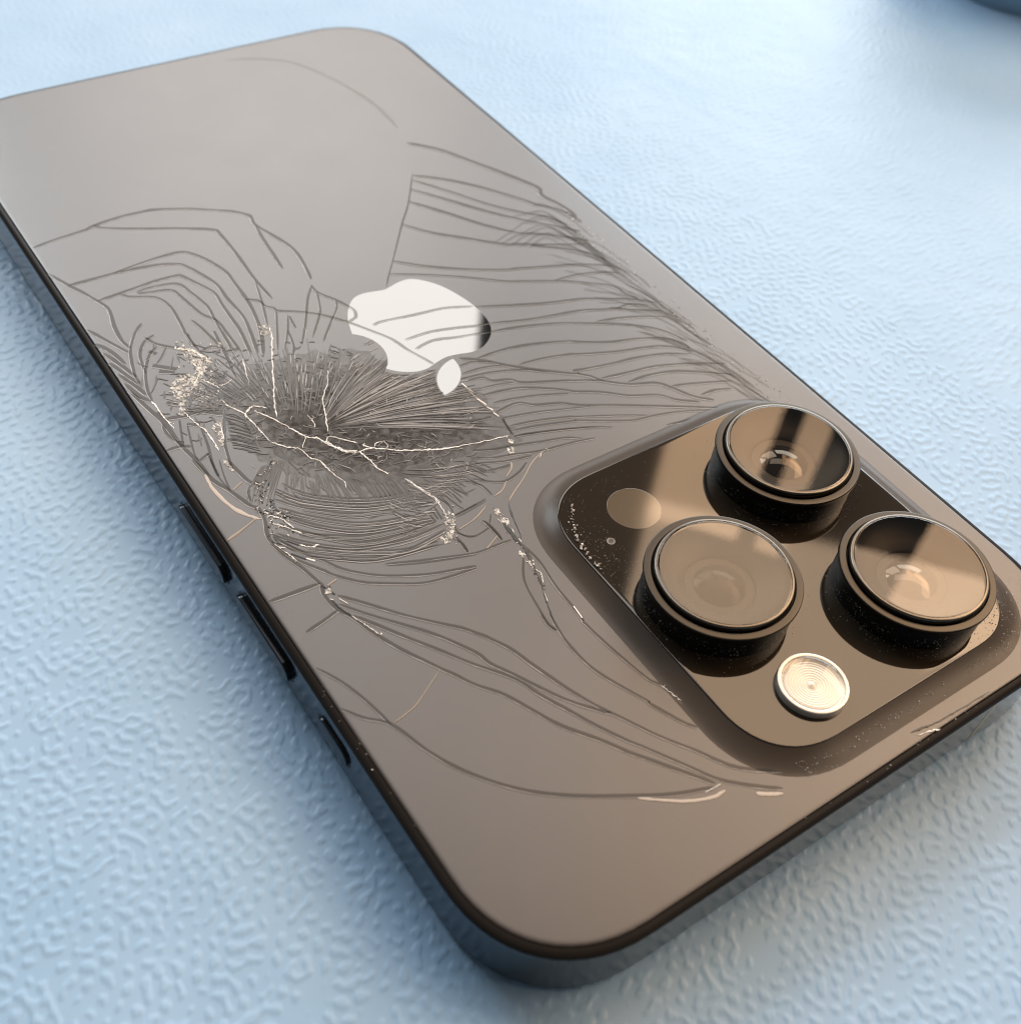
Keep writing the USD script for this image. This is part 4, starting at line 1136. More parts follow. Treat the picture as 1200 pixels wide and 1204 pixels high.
l 88 1787 2661 1762 2686 1742 2711 1714 2734 1686 2755
l 70 1766 2384 1751 2411 1734 2438 1714 2463 1697 2489
l 91 1750 2563 1732 2589 1706 2612 1683 2635 1654 2655
l 72 1740 2290 1725 2317 1709 2344 1693 2369 1674 2394
l 62 1711 2534 1689 2557 1663 2579 1640 2601 1615 2622
l 73 1695 2466 1676 2490 1652 2512 1628 2533 1604 2554
l 70 1698 2399 1676 2423 1658 2447 1634 2468 1608 2488
l 68 1656 2527 1630 2547 1603 2566 1578 2586 1553 2605
l 78 1615 2592 1589 2612 1558 2628 1526 2643 1494 2658
l 91 1586 2578 1555 2594 1524 2609 1491 2622 1457 2634
l 83 1636 2315 1612 2347 1586 2376 1561 2405 1531 2432
l 91 1565 2582 1534 2597 1505 2613 1476 2628 1443 2641
l 80 1583 2416 1559 2435 1531 2452 1503 2467 1474 2482
l 67 1588 2337 1566 2357 1539 2374 1513 2390 1483 2403
l 68 1510 2444 1482 2459 1452 2473 1422 2485 1391 2496
l 95 1479 2516 1449 2530 1419 2542 1385 2552 1348 2559
l 74 1552 2209 1514 2251 1475 2292 1430 2328 1380 2360
l 91 1512 2304 1482 2316 1453 2329 1422 2339 1390 2348
l 69 1432 2404 1398 2420 1361 2433 1321 2443 1282 2453
l 73 1505 2186 1442 2265 1373 2338 1299 2406 1223 2470
l 99 1519 2145 1448 2229 1371 2307 1290 2380 1204 2447
l 84 1329 2438 1291 2441 1253 2443 1218 2446 1182 2450
l 89 1381 2304 1350 2313 1315 2317 1280 2320 1245 2323
l 80 1316 2358 1280 2361 1244 2364 1205 2362 1166 2360
l 96 1395 2240 1334 2287 1270 2330 1200 2368 1132 2406
l 70 1316 2286 1240 2343 1160 2395 1077 2443 990 2487
l 68 1269 2305 1219 2320 1169 2334 1118 2347 1060 2350
l 79 1223 2301 1145 2342 1061 2376 972 2402 887 2433
l 99 1238 2257 1154 2304 1059 2338 965 2372 872 2408
l 72 1368 2098 1290 2150 1203 2193 1117 2235 1023 2267
l 87 1222 2182 1118 2244 1005 2296 887 2339 764 2376
l 66 1185 2196 1094 2239 998 2275 898 2306 791 2326
l 88 1191 2141 1122 2157 1052 2172 975 2174 897 2175
l 65 1333 2006 1199 2076 1057 2134 908 2180 753 2218
x 131 1930 2680 1910 2710 1893 2740 1875 2769 1849 2797
x 149 1851 2332 1842 2364 1830 2395 1818 2425 1805 2455
x 111 1853 2430 1842 2461 1827 2491 1810 2519 1792 2547
x 126 1847 2528 1830 2557 1811 2585 1790 2612 1773 2640
x 142 1852 2674 1831 2702 1810 2729 1786 2754 1759 2779
x 139 1801 2344 1787 2374 1773 2402 1756 2430 1741 2457
x 129 1811 2443 1797 2472 1781 2500 1764 2527 1745 2554
x 113 1778 2229 1766 2281 1755 2332 1739 2382 1723 2431
x 118 1777 2619 1760 2646 1737 2670 1713 2694 1689 2717
x 106 1761 2488 1742 2514 1724 2540 1703 2565 1679 2587
x 140 1747 2160 1735 2189 1720 2217 1705 2244 1689 2271
x 142 1729 2441 1707 2465 1684 2488 1662 2511 1639 2533
x 127 1731 2214 1717 2278 1699 2339 1677 2398 1651 2455
x 115 1672 2473 1648 2495 1621 2514 1598 2535 1567 2551
x 140 1692 2177 1672 2225 1651 2272 1626 2316 1597 2358
x 144 1655 2377 1637 2400 1614 2421 1587 2440 1562 2459
x 124 1670 2401 1647 2430 1623 2458 1595 2484 1567 2509
x 98 1601 2585 1573 2603 1542 2619 1513 2635 1485 2652
x 113 1615 2385 1589 2403 1563 2421 1536 2438 1510 2455
x 132 1586 2474 1561 2493 1533 2509 1499 2522 1471 2537
x 137 1630 2166 1602 2216 1573 2265 1540 2311 1504 2354
x 133 1573 2361 1546 2378 1519 2394 1492 2409 1464 2424
x 122 1592 2231 1555 2291 1513 2348 1466 2400 1418 2450
x 142 1575 2291 1534 2352 1493 2413 1450 2472 1403 2527
x 123 1502 2442 1470 2458 1437 2472 1404 2485 1369 2496
x 145 1514 2352 1486 2367 1459 2382 1431 2395 1399 2405
x 104 1506 2294 1479 2311 1450 2325 1420 2338 1384 2347
x 148 1509 2239 1459 2300 1406 2357 1348 2409 1283 2455
x 107 1419 2411 1388 2421 1354 2429 1318 2434 1283 2439
x 143 1486 2269 1435 2325 1385 2382 1326 2429 1263 2473
x 141 1375 2419 1339 2425 1305 2432 1267 2433 1223 2429
x 138 1520 2100 1459 2170 1390 2232 1320 2291 1242 2342
x 116 1392 2302 1347 2331 1300 2357 1250 2380 1200 2402
x 139 1484 2117 1413 2184 1340 2248 1263 2308 1182 2362
x 130 1489 2093 1405 2176 1315 2253 1223 2326 1125 2392
x 128 1467 2102 1371 2197 1269 2284 1156 2359 1044 2434
x 115 1342 2232 1272 2277 1199 2319 1125 2358 1043 2388
x 105 1237 2357 1180 2386 1118 2409 1055 2430 986 2443
x 133 1199 2311 1158 2305 1118 2300 1076 2291 1034 2281
x 131 1470 1989 1372 2061 1270 2126 1163 2186 1049 2235
x 115 1333 2135 1266 2167 1197 2196 1121 2217 1046 2236
x 150 1210 2223 1141 2252 1064 2271 985 2287 906 2301
x 150 1202 2181 1089 2230 974 2276 855 2316 727 2343
x 127 1431 1955 1314 2019 1195 2079 1068 2128 936 2170
x 149 1112 2200 1001 2238 888 2273 767 2295 639 2307
x 105 1212 2077 1073 2136 930 2191 777 2231 621 2267
x 124 1426 1604 1480 1614 1494 1638
x 152 1134 1803 1184 1841 1242 1876
x 172 602 1874 671 1902 750 1904
x 129 1567 1332 1636 1298 1721 1292
x 176 2651 899 2682 938 2749 914
x 179 764 1473 795 1540 787 1565
x 125 2083 1285 2060 1355 2029 1422
x 127 1829 1508 1753 1544 1665 1602
x 117 2038 1428 1957 1466 1863 1529
x 180 986 2001 1010 2016 1019 2056
x 182 1343 1678 1320 1739 1324 1814
x 119 1254 1589 1298 1611 1330 1620
x 170 1455 1675 1436 1685 1381 1732
x 175 1010 2047 1018 2062 1007 2111
x 165 793 2197 821 2211 851 2245
x 154 901 1759 1003 1727 1041 1769
x 154 2219 1076 2254 1134 2260 1210
x 179 1361 1474 1447 1487 1502 1513
x 121 2240 1143 2219 1178 2171 1214
x 131 1027 1849 1040 1902 1064 1898
x 173 2028 848 1979 906 1908 973
x 132 2337 1394 2359 1392 2428 1394
x 187 2580 764 2628 765 2694 809
x 140 794 2161 825 2137 912 2108
x 116 1154 1657 1192 1636 1225 1655
x 150 2311 1082 2253 1117 2202 1185
x 185 2028 1489 2057 1500 2107 1506
x 165 2002 1306 2089 1275 2161 1262
x 132 1963 2011 2017 2012 2071 2014
x 150 2209 1382 2273 1362 2333 1372
x 119 1124 1990 1174 1992 1183 2058
x 135 1803 1450 1870 1435 1928 1441
x 135 2366 284 2438 251 2524 199
x 153 2498 892 2494 912 2508 957
x 186 2329 516 2392 544 2473 548
x 116 2046 1468 2041 1510 2024 1576
x 169 842 1985 934 1977 966 1963
x 129 1967 1400 2002 1411 2035 1441
x 166 1618 1764 1684 1673 1802 1673
x 119 1696 1752 1735 1810 1782 1848
x 188 1136 1462 1210 1444 1220 1467
x 157 1789 1332 1870 1345 1959 1365
x 172 2329 1093 2314 1155 2304 1183
x 124 875 1803 969 1807 1019 1832
x 161 595 2112 664 2129 727 2112
x 182 1504 1495 1458 1534 1383 1616
x 150 882 1837 978 1855 1035 1893
x 152 2555 1047 2632 1010 2681 989
x 156 2219 976 2298 910 2380 893
x 184 2306 863 2257 862 2230 967
x 185 2272 1134 2190 1177 2117 1267
x 184 2176 1535 2194 1515 2261 1504
x 143 1777 1375 1768 1446 1747 1519
x 153 1097 1820 1057 1850 1092 1911
x 138 1072 2034 1100 2068 1171 2083
x 131 620 1933 605 1940 551 1987
x 130 2200 1037 2202 1112 2172 1202
x 158 1345 1858 1413 1837 1499 1828
x 117 842 1933 909 1889 962 1899
x 157 1117 1922 1129 1983 1177 2059
x 147 1491 1718 1577 1751 1644 1708
x 121 2437 590 2482 559 2504 562
x 159 1344 1495 1306 1549 1252 1581
x 121 1009 1963 1093 1965 1130 1952
x 167 1388 1954 1388 1946 1423 1994
x 185 1374 1576 1378 1593 1413 1627
x 156 699 2180 724 2187 789 2225
x 154 756 1978 822 1955 855 1935
x 161 801 1942 909 1980 962 2001
x 169 1162 1734 1092 1788 1039 1821
x 176 2516 399 2526 426 2570 463
x 139 1826 1119 1860 1072 1935 1082
x 179 670 1723 721 1723 778 1666
x 177 1360 1479 1357 1508 1295 1540
x 146 1852 1359 1803 1395 1782 1419
x 140 2701 670 2673 736 2657 733
x 148 1328 1591 1366 1566 1447 1564
x 124 1675 1351 1680 1423 1690 1495
x 179 1950 1191 1943 1242 1909 1307
x 137 1926 1048 2001 1020 2099 1072
x 168 1257 1735 1343 1708 1419 1657
x 179 2347 959 2386 933 2420 929
x 188 2340 835 2315 864 2285 920
x 171 2102 503 2141 488 2166 544
x 143 2447 708 2499 749 2556 787
x 132 2591 739 2544 813 2465 854
x 134 1130 1808 1234 1834 1286 1865
x 115 814 2230 871 2266 935 2283
x 157 750 2006 842 2058 847 2057
x 113 2409 964 2491 959 2575 919
x 187 2508 649 2560 681 2589 643
x 184 1095 1955 1094 1964 1139 2001
x 187 891 1732 891 1789 883 1827
x 173 1950 1341 2025 1304 2103 1278
x 136 1460 1635 1509 1600 1596 1578
x 120 1080 2175 1026 2211 1028 2228
x 145 976 1602 942 1684 901 1749
x 153 1981 1370 1977 1434 1960 1499
x 184 2501 522 2525 603 2533 683
x 122 1545 1253 1594 1253 1662 1251
x 169 1287 1635 1329 1692 1349 1721
x 147 1477 1710 1462 1730 1434 1773
x 177 1786 1214 1836 1253 1864 1239
x 113 1024 2075 1095 2021 1219 2033
x 172 1596 1609 1673 1553 1782 1534
x 168 1865 1555 1887 1593 1891 1603
x 139 1994 1784 1934 1833 1912 1884
x 159 1860 1275 1869 1319 1929 1379
x 127 1900 1203 1831 1274 1814 1335
x 150 1033 1654 1096 1605 1186 1604
x 165 1891 1370 1923 1306 1961 1340
x 165 2357 1069 2384 1093 2396 1124
x 122 1139 2032 1177 2070 1181 2089
x 152 2488 872 2446 880 2429 925
x 120 2290 1042 2375 1028 2440 1025
x 120 612 2149 623 2162 668 2182
x 153 2371 877 2404 924 2467 994
x 143 1615 1519 1543 1555 1552 1674
x 145 842 2205 823 2262 802 2337
x 154 1216 1420 1224 1488 1214 1510
x 158 1215 1813 1199 1846 1174 1882
x 145 2320 661 2305 729 2255 789
x 137 1804 1012 1847 1064 1863 1153
x 179 1278 1711 1312 1633 1416 1637
x 166 1881 1505 1932 1507 1981 1514
x 187 2202 744 2237 786 2237 824
x 126 1198 1473 1131 1531 1081 1591
x 119 1699 1484 1711 1539 1742 1607
x 117 1940 1582 2051 1587 2124 1598
x 160 1107 1858 1044 1955 930 1987
x 120 1007 1850 1028 1900 1078 1978
x 178 2210 1109 2179 1163 2142 1186
x 160 701 2018 724 1977 780 1996
x 138 1460 1644 1504 1717 1549 1733
x 171 999 1822 1034 1862 1055 1865
x 182 2464 809 2558 782 2649 754
x 148 1842 1044 1820 1090 1853 1120
x 142 981 1592 945 1658 910 1735
x 183 2103 1206 2171 1214 2254 1202
x 143 2193 771 2269 847 2326 844
x 183 1215 2024 1182 2092 1134 2169
x 186 2518 659 2573 667 2586 691
x 137 1790 1716 1812 1785 1831 1811
x 170 1322 1572 1320 1622 1270 1652
x 177 2113 1231 2107 1261 2163 1346
x 149 1991 1004 2085 1000 2172 935
x 123 2415 379 2481 379 2493 339
x 129 2425 963 2423 1049 2429 1104
x 140 1737 1493 1833 1495 1927 1500
x 140 2291 417 2327 497 2323 560
l 74 2566 710 2547 750 2520 775
l 107 1031 735 1086 736 1146 744
l 74 2065 975 2102 963 2154 979
l 83 377 1728 433 1745 485 1754
l 77 1704 1485 1748 1478 1798 1482
l 74 1358 1839 1312 1868 1267 1900
l 71 2206 1185 2225 1202 2243 1219
l 93 813 993 825 1010 853 1051
l 79 1186 899 1175 929 1146 926
l 103 1328 1183 1310 1235 1278 1263
l 79 1996 847 1966 877 1943 918
l 71 1111 1788 1160 1772 1205 1750
l 100 1276 954 1238 990 1218 1057
l 95 775 2186 788 2219 788 2234
l 86 1765 292 1720 324 1671 349
l 82 1538 1649 1567 1662 1597 1676
l 69 1943 785 1925 812 1907 838
l 99 883 1623 863 1650 859 1702
l 79 1725 854 1754 871 1782 889
l 77 1917 1087 1902 1106 1886 1122
l 90 2048 819 2017 868 1980 904
l 72 1501 588 1513 619 1527 652
l 81 1711 1077 1703 1114 1683 1129
l 91 1076 2037 1079 2083 1076 2120
l 100 352 1616 358 1618 381 1644
l 84 1589 1506 1606 1496 1631 1500
l 79 1679 1624 1650 1660 1623 1699
l 77 2105 475 2086 507 2054 513
l 77 1595 1603 1562 1652 1510 1669
l 68 1478 1146 1530 1191 1558 1193
l 103 1780 1254 1737 1272 1703 1308
l 99 1282 989 1295 1005 1312 1026
l 109 728 782 756 770 801 785
l 91 1109 1697 1082 1744 1050 1783
l 83 2369 299 2335 329 2305 366
l 98 1405 755 1373 762 1360 802
l 96 1425 1260 1417 1285 1398 1292
l 96 1471 1295 1496 1307 1520 1319
l 86 2137 1290 2160 1278 2185 1269
l 88 2062 1030 2024 1057 2012 1130
l 75 999 1690 998 1715 996 1740
l 89 2807 1105 2794 1139 2775 1162
l 97 1882 726 1881 764 1876 792
l 80 892 2065 909 2081 928 2099
l 73 2236 -175 2221 -143 2205 -113
l 92 2078 644 2090 644 2122 683
l 85 2562 741 2567 762 2578 797
l 103 1026 892 1030 907 1058 963
l 104 1768 765 1803 770 1827 757
l 79 1769 1094 1726 1141 1667 1157
l 103 1461 130 1488 142 1517 156
l 72 1723 1205 1713 1246 1688 1261
l 69 1605 800 1631 847 1650 881
l 85 1533 1733 1572 1721 1621 1728
l 101 818 2248 825 2258 842 2283
l 75 1500 1193 1494 1217 1488 1239
l 86 2193 1399 2210 1425 2230 1458
l 68 1116 1918 1068 1920 1057 1982
l 82 1865 495 1857 530 1853 573
l 97 1702 1717 1681 1750 1672 1804
l 101 881 2271 849 2316 815 2357
l 94 733 1970 717 1979 706 1997
l 76 984 1281 1035 1266 1083 1248
l 71 2018 1023 2032 1031 2049 1042
l 90 573 1417 594 1417 619 1423
l 84 1718 327 1753 345 1779 344
l 96 1661 1690 1658 1738 1625 1736
l 67 1093 2109 1050 2137 1030 2203
l 72 1916 1659 1902 1703 1892 1754
l 116 1934 211 1908 146 1883 80
l 85 1294 238 1223 166 1152 93
l 90 2620 -221 2640 -284 2661 -348
l 95 2426 -484 2430 -528 2434 -572
l 120 2171 154 2163 101 2156 48
l 128 2789 -248 2809 -288 2830 -328
l 82 2068 -46 2049 -139 2030 -233
l 125 2101 276 2084 207 2067 137
l 106 2670 -44 2708 -120 2745 -197
l 111 2820 -152 2854 -207 2889 -261
l 100 1629 -163 1592 -237 1554 -311
l 107 2589 95 2612 44 2635 -6
l 82 2224 178 2220 134 2216 89
l 83 1947 293 1922 231 1897 170
l 98 3095 -225 3136 -266 3178 -307
l 104 2990 -49 3020 -74 3051 -98
l 121 2871 -236 2899 -279 2926 -322
l 123 2338 208 2340 170 2342 132
l 97 1510 66 1469 6 1427 -55
l 119 3059 -185 3104 -229 3148 -272
l 99 2391 -499 2395 -559 2400 -619
l 122 3058 -137 3088 -163 3118 -190
l 129 1720 272 1664 181 1608 90
l 130 2251 -469 2249 -549 2247 -629
l 119 2172 256 2162 195 2153 134
l 80 1899 400 1854 314 1810 227
l 131 1685 -151 1648 -232 1610 -313
l 83 1463 272 1437 241 1410 210
l 80 2706 -81 2724 -117 2743 -152
l 81 2875 30 2909 1 2942 -28
l 128 2557 -242 2578 -327 2599 -412
l 122 3084 -105 3132 -142 3180 -179
l 96 1673 81 1620 -12 1567 -106
l 96 2789 -46 2815 -83 2841 -119
l 114 2248 -461 2246 -533 2244 -605
l 123 2708 -16 2741 -73 2774 -129
l 96 2300 211 2300 160 2301 109
l 88 1374 205 1320 145 1266 84
l 113 1732 222 1679 131 1625 38
l 106 2278 -239 2277 -287 2276 -334
l 95 1992 -157 1967 -260 1942 -364
l 101 1428 246 1374 184 1320 121
l 90 2781 15 2810 -20 2839 -56
l 84 1705 689 1648 634 1591 579
l 84 2801 -120 2840 -180 2879 -241
l 96 2338 210 2343 142 2347 74
l 95 2648 135 2689 75 2729 16
l 105 2153 -222 2145 -299 2136 -378
l 98 2307 -90 2309 -187 2310 -284
l 107 1537 248 1479 173 1420 97
l 90 2793 71 2825 40 2857 8
l 90 2042 215 2029 168 2016 122
l 87 2956 -111 2977 -134 2999 -156
l 126 2427 -377 2435 -453 2443 -529
l 112 1426 -18 1365 -105 1303 -193
l 126 3023 -301 3057 -344 3091 -387
l 106 1629 82 1584 7 1539 -69
l 130 1753 169 1722 113 1692 55
l 113 2345 152 2348 106 2351 59
l 122 1341 114 1307 73 1272 32
l 96 2069 58 2058 7 2047 -44
l 110 2804 -18 2853 -79 2901 -140
l 126 1164 267 1095 206 1025 144
l 94 1644 271 1607 217 1569 162
l 100 2040 -338 2021 -444 2001 -550
l 106 2761 -42 2783 -77 2806 -111
l 89 2140 -80 2127 -174 2114 -269
l 122 1682 0 1652 -58 1621 -117
l 113 1363 -15 1331 -58 1298 -102
l 114 2582 -423 2600 -501 2618 -580
l 102 1669 698 1603 638 1537 579
l 90 2000 -230 1976 -333 1953 -436
l 101 2178 -511 2171 -611 2163 -713
l 100 2575 -444 2587 -498 2598 -552
l 98 2754 71 2797 22 2839 -27
l 88 2959 -99 3005 -146 3052 -192
l 89 1518 507 1445 437 1372 366
l 80 2819 -65 2866 -127 2913 -190
l 111 1981 -14 1967 -65 1952 -116
l 119 2061 19 2046 -47 2032 -112
x 105 2581 1689 2444 1850 2161 2063 1927 2186 1723 2259 1528 2296
l 79 2594 1713 2457 1874 2174 2087 1940 2209 1737 2283 1542 2320
x 92 2758 1573 2585 1838 2202 2138 1969 2260 1707 2336 1498 2403
l 106 2768 1593 2595 1857 2213 2157 1980 2279 1719 2355 1510 2422
x 76 2771 1600 2607 1880 2164 2204 1927 2318
l 104 2618 1900 2175 2224 1938 2338 1711 2395
x 94 2642 1946 2270 2260 2026 2359 1780 2458
l 79 2651 1962 2279 2276 2035 2375 1789 2474
x 105 2846 1833 2637 2075 2323 2355 2098 2484 1845 2568 1570 2622 1419 2605
l 92 2853 1849 2644 2090 2331 2370 2106 2498 1853 2582 1579 2637
x 95 2809 1987 2634 2208 2370 2439 2137 2552 1876 2621
l 71 2821 2010 2646 2230 2382 2461 2150 2574 1890 2643
x 100 2822 2235 2650 2373 2307 2590 2054 2666 1788 2728 1570 2772
l 88 2829 2248 2657 2386 2314 2603 2061 2679 1796 2741
x 96 2942 2022 2790 2229 2449 2582 2228 2709 1961 2764 1641 2787
l 86 2945 2030 2794 2236 2453 2589 2232 2716 1965 2771 1645 2794
x 92 2849 2341 2486 2648 2151 2782 1862 2850
l 76 2863 2369 2501 2675 2167 2809 1878 2877 1495 2876
x 103 2831 2442 2558 2647 2292 2821 2002 2958 1782 2967 1519 2939
l 110 2838 2457 2566 2662 2300 2835 2011 2972 1791 2981 1528 2953
x 110 3038 2241 2868 2513 2445 2834 2209 2932 1945 2987 1668 3029
l 89 2881 2538 2459 2858 2223 2956 1960 3012 1683 3053
x 117 2325 1751 2356 1796 2374 1847 2393 1898
x 117 2210 1849 2237 1886 2241 1935 2259 1976
x 120 2362 1358 2359 1430 2346 1508 2361 1570
x 119 2149 1577 2164 1621 2183 1662 2185 1712
x 119 2102 1557 2115 1626 2118 1700 2136 1764
x 120 2410 1416 2410 1439 2399 1469 2380 1503
x 117 2687 1593 2701 1635 2710 1679 2733 1715
x 120 2114 1493 2112 1534 2097 1583 2100 1621
x 119 2329 1463 2331 1497 2331 1532 2343 1560
x 117 2527 1675 2525 1718 2534 1754 2523 1801
x 119 2430 1497 2472 1526 2500 1563 2513 1607
x 120 2260 1353 2281 1419 2324 1472 2358 1529
x 118 2395 1711 2382 1765 2392 1807 2393 1853
x 118 2307 1627 2322 1667 2318 1719 2334 1758
x 117 2330 1717 2352 1783 2381 1844 2394 1914
x 119 2041 1629 2076 1679 2107 1731 2158 1771
x 119 2060 1570 2099 1605 2123 1647 2161 1681
x 120 2458 1303 2488 1336 2497 1380 2524 1415
x 118 2341 1622 2376 1685 2401 1754 2418 1826
x 120 2069 1537 2095 1571 2126 1601 2149 1635
x 118 2710 1560 2703 1615 2718 1659 2698 1722
x 119 2027 1528 2058 1592 2067 1669 2104 1730
x 119 2268 1558 2260 1613 2286 1648 2290 1695
x 118 2427 1629 2441 1655 2425 1697 2415 1736
x 118 2365 1696 2382 1740 2391 1788 2427 1821
x 117 2600 1647 2604 1708 2583 1782 2572 1851
x 117 2479 1763 2490 1796 2491 1834 2501 1867
x 120 2509 1226 2531 1303 2538 1388 2560 1463
x 118 2379 1676 2376 1719 2379 1759 2366 1807
x 118 2235 1693 2227 1734 2231 1769 2236 1803
x 119 2278 1544 2304 1608 2324 1675 2362 1732
x 118 2146 1698 2129 1742 2122 1780 2110 1820
x 118 2222 1695 2237 1749 2273 1790 2298 1837
x 120 2438 1240 2426 1305 2412 1370 2403 1432
x 117 2319 1743 2295 1808 2299 1856 2302 1904
x 118 2553 1584 2561 1617 2572 1650 2583 1681
x 118 2619 1532 2639 1565 2637 1609 2643 1650
x 119 2089 1583 2104 1614 2109 1650 2136 1674
x 120 2020 1505 2033 1538 2020 1587 2014 1630
x 118 2358 1639 2363 1716 2362 1797 2401 1854
x 119 3063 1536 2880 1318 2708 1170
x 119 2999 1426 2863 1327 2687 1171
x 119 3056 1625 2846 1337 2665 1171
x 119 2937 1435 2829 1346 2644 1172
x 119 2956 1539 2812 1356 2622 1172
x 119 3061 1743 2795 1365 2600 1173
x 119 3053 1757 2779 1375 2579 1173
x 119 2902 1513 2762 1384 2557 1174
x 119 2911 1611 2745 1394 2535 1174
x 119 2939 1647 2728 1403 2514 1175
x 119 2921 1702 2711 1413 2492 1175
x 119 2856 1604 2694 1422 2470 1176
x 119 2879 1668 2678 1432 2448 1176
x 119 2871 1733 2661 1442 2426 1177
x 117 2704 251 2618 305 2553 444
x 117 2706 263 2629 339 2552 458
x 116 2721 304 2648 387 2564 500
x 116 2726 321 2642 385 2565 519
x 116 2732 343 2659 433 2568 542
x 116 2730 347 2662 449 2563 548
x 116 2743 383 2657 449 2573 585
x 116 2754 416 2661 469 2582 619
x 116 2744 403 2656 468 2568 608
x 115 2761 448 2678 524 2583 655
x 115 2768 471 2680 539 2586 679
x 115 2775 495 2698 586 2591 704
x 115 2779 511 2692 586 2591 722
x 115 2783 529 2692 595 2593 741
x 114 2799 569 2711 645 2605 783
x 114 2799 579 2703 640 2603 794
x 114 2801 591 2712 669 2601 808
x 114 2807 613 2720 695 2605 831
x 114 2813 632 2723 712 2607 852
x 114 2820 656 2726 729 2611 877
x 114 2831 687 2744 776 2619 909
x 114 2830 694 2742 782 2615 918
x 113 2840 724 2747 803 2623 949
x 113 2840 733 2743 805 2620 960
x 113 2856 773 2756 842 2633 1002
x 113 2854 777 2759 859 2628 1007
x 235 3115 -415 3141 -357 3165 -306
x 190 2733 -960 2754 -868 2779 -764
x 169 2620 -880 2645 -812 2683 -716
x 173 3088 -697 3143 -600 3201 -496
x 189 2909 -641 2845 -591 2776 -555
x 215 3086 -23 3029 10 2974 46
x 188 2605 -828 2577 -781 2544 -743
x 159 2750 -934 2713 -908 2676 -882
x 183 2949 244 2996 357 3039 459
x 208 2859 -560 2810 -506 2757 -461
x 169 2489 -863 2430 -800 2360 -760
x 208 3181 458 3137 488 3074 478
x 213 3076 -268 3138 -164 3188 -89
x 183 2986 243 2926 268 2857 272
x 210 3244 -734 3277 -670 3318 -586
x 192 2506 -1012 2460 -935 2410 -868
x 177 3034 -34 2957 -7 2879 20
x 189 2745 -351 2771 -262 2793 -182
x 165 3326 -119 3298 -25 3262 48
x 222 3077 -534 3051 -488 3028 -439
x 175 2896 -35 2877 53 2846 115
x 185 2689 -1094 2664 -1029 2630 -988
x 182 2785 -313 2807 -271 2839 -205
x 197 2757 -892 2726 -841 2701 -774
x 224 3120 -664 3067 -606 3015 -547
x 179 2877 -1256 2899 -1217 2938 -1138
x 191 2636 -251 2602 -196 2577 -124
x 181 3333 335 3303 400 3262 441
x 168 2904 -581 2850 -546 2788 -530
x 213 3084 393 3101 481 3126 585
x 227 3110 -621 3186 -531 3260 -444
x 146 3228 268 3211 317 3192 363
x 193 2679 -50 2713 66 2731 148
x 238 2395 -656 2418 -614 2453 -549
x 240 3054 -37 3031 7 3002 38
x 162 3008 135 3005 204 2997 261
x 166 2663 -718 2620 -658 2576 -603
x 198 3190 -1006 3156 -929 3113 -874
x 177 2953 -637 2896 -614 2840 -587
x 214 2609 -325 2549 -286 2496 -231
x 199 2965 -201 3004 -94 3050 29
x 196 2799 -901 2865 -794 2923 -702
x 150 3159 -8 3127 39 3088 70
x 177 3186 -366 3115 -345 3054 -302
x 205 2879 220 2843 239 2841 334
x 173 2376 -778 2331 -764 2301 -717
x 172 3035 208 2995 223 2959 248
x 196 2762 -11 2776 92 2785 184
x 163 2818 -226 2838 -163 2856 -106
x 223 2956 -288 2945 -220 2948 -121
x 184 3326 -133 3275 -72 3214 -36
x 208 2801 -82 2774 -54 2756 -7
e 226 -1762 -1062 -2041 -1152 -2328 -1246 -2573 -1295 -2779 -1233 -2840 -1001 -2866 -722
e 250 -1799 -994 -2193 -1065 -2558 -1103 -2695 -789 -2779 -414 -2842 -30 -2878 376
e 299 -1905 -906 -2250 -1008 -2588 -1018 -2686 -752 -2787 -477 -2825 -132 -2881 205
e 273 -1989 -823 -2389 -939 -2610 -865 -2773 -627 -2859 -328 -2946 -35 -2991 312
e 253 -2083 -742 -2409 -839 -2542 -603 -2687 -405 -2775 -133 -2830 160 -2874 475
e 207 -2244 -534 -2419 -288 -2560 -38 -2700 266 -2800 578 -2884 910 -2929 1276
e 222 -2233 -345 -2407 -186 -2574 -12 -2707 181 -2805 417 -2911 676 -2936 979
e 329 -2225 -140 -2391 72 -2556 288 -2672 568 -2771 850 -2845 1149 -2906 1496
e 212 -2257 176 -2441 430 -2575 713 -2717 973 -2822 1276 -2888 1636 -2932 2003
e 333 -2214 307 -2362 443 -2512 569 -2668 732 -2744 935 -2827 1156 -2871 1418
e 276 -2212 620 -2393 721 -2569 836 -2706 975 -2818 1160 -2943 1335 -2968 1623
e 308 -2228 500 -2415 682 -2579 878 -2708 1104 -2841 1366 -2915 1666 -2958 1993
e 244 -2288 758 -2428 882 -2534 1014 -2660 1159 -2741 1353 -2794 1572 -2846 1795
e 288 -2297 1307 -2450 1490 -2595 1722 -2705 1947 -2791 2211 -2855 2517 -2904 2811
e 209 -2284 1127 -2415 1318 -2527 1520 -2634 1755 -2724 2010 -2785 2253 -2807 2567
e 214 -2317 1318 -2465 1556 -2588 1821 -2695 2111 -2763 2399 -2814 2719 -2873 3041
e 237 -2360 1473 -2499 1641 -2608 1816 -2722 2017 -2789 2243 -2861 2483 -2900 2753
e 245 -2376 1849 -2488 2016 -2583 2224 -2657 2432 -2745 2646 -2774 2890 -2834 3116
e 291 -2411 1959 -2519 2031 -2612 2128 -2672 2229 -2742 2357 -2801 2480 -2824 2647
e 260 -2479 2166 -2563 2297 -2674 2425 -2731 2598 -2804 2746 -2849 2915 -2884 3105
e 259 -2404 2004 -2508 2120 -2657 2234 -2726 2402 -2819 2545 -2866 2744 -2912 2950
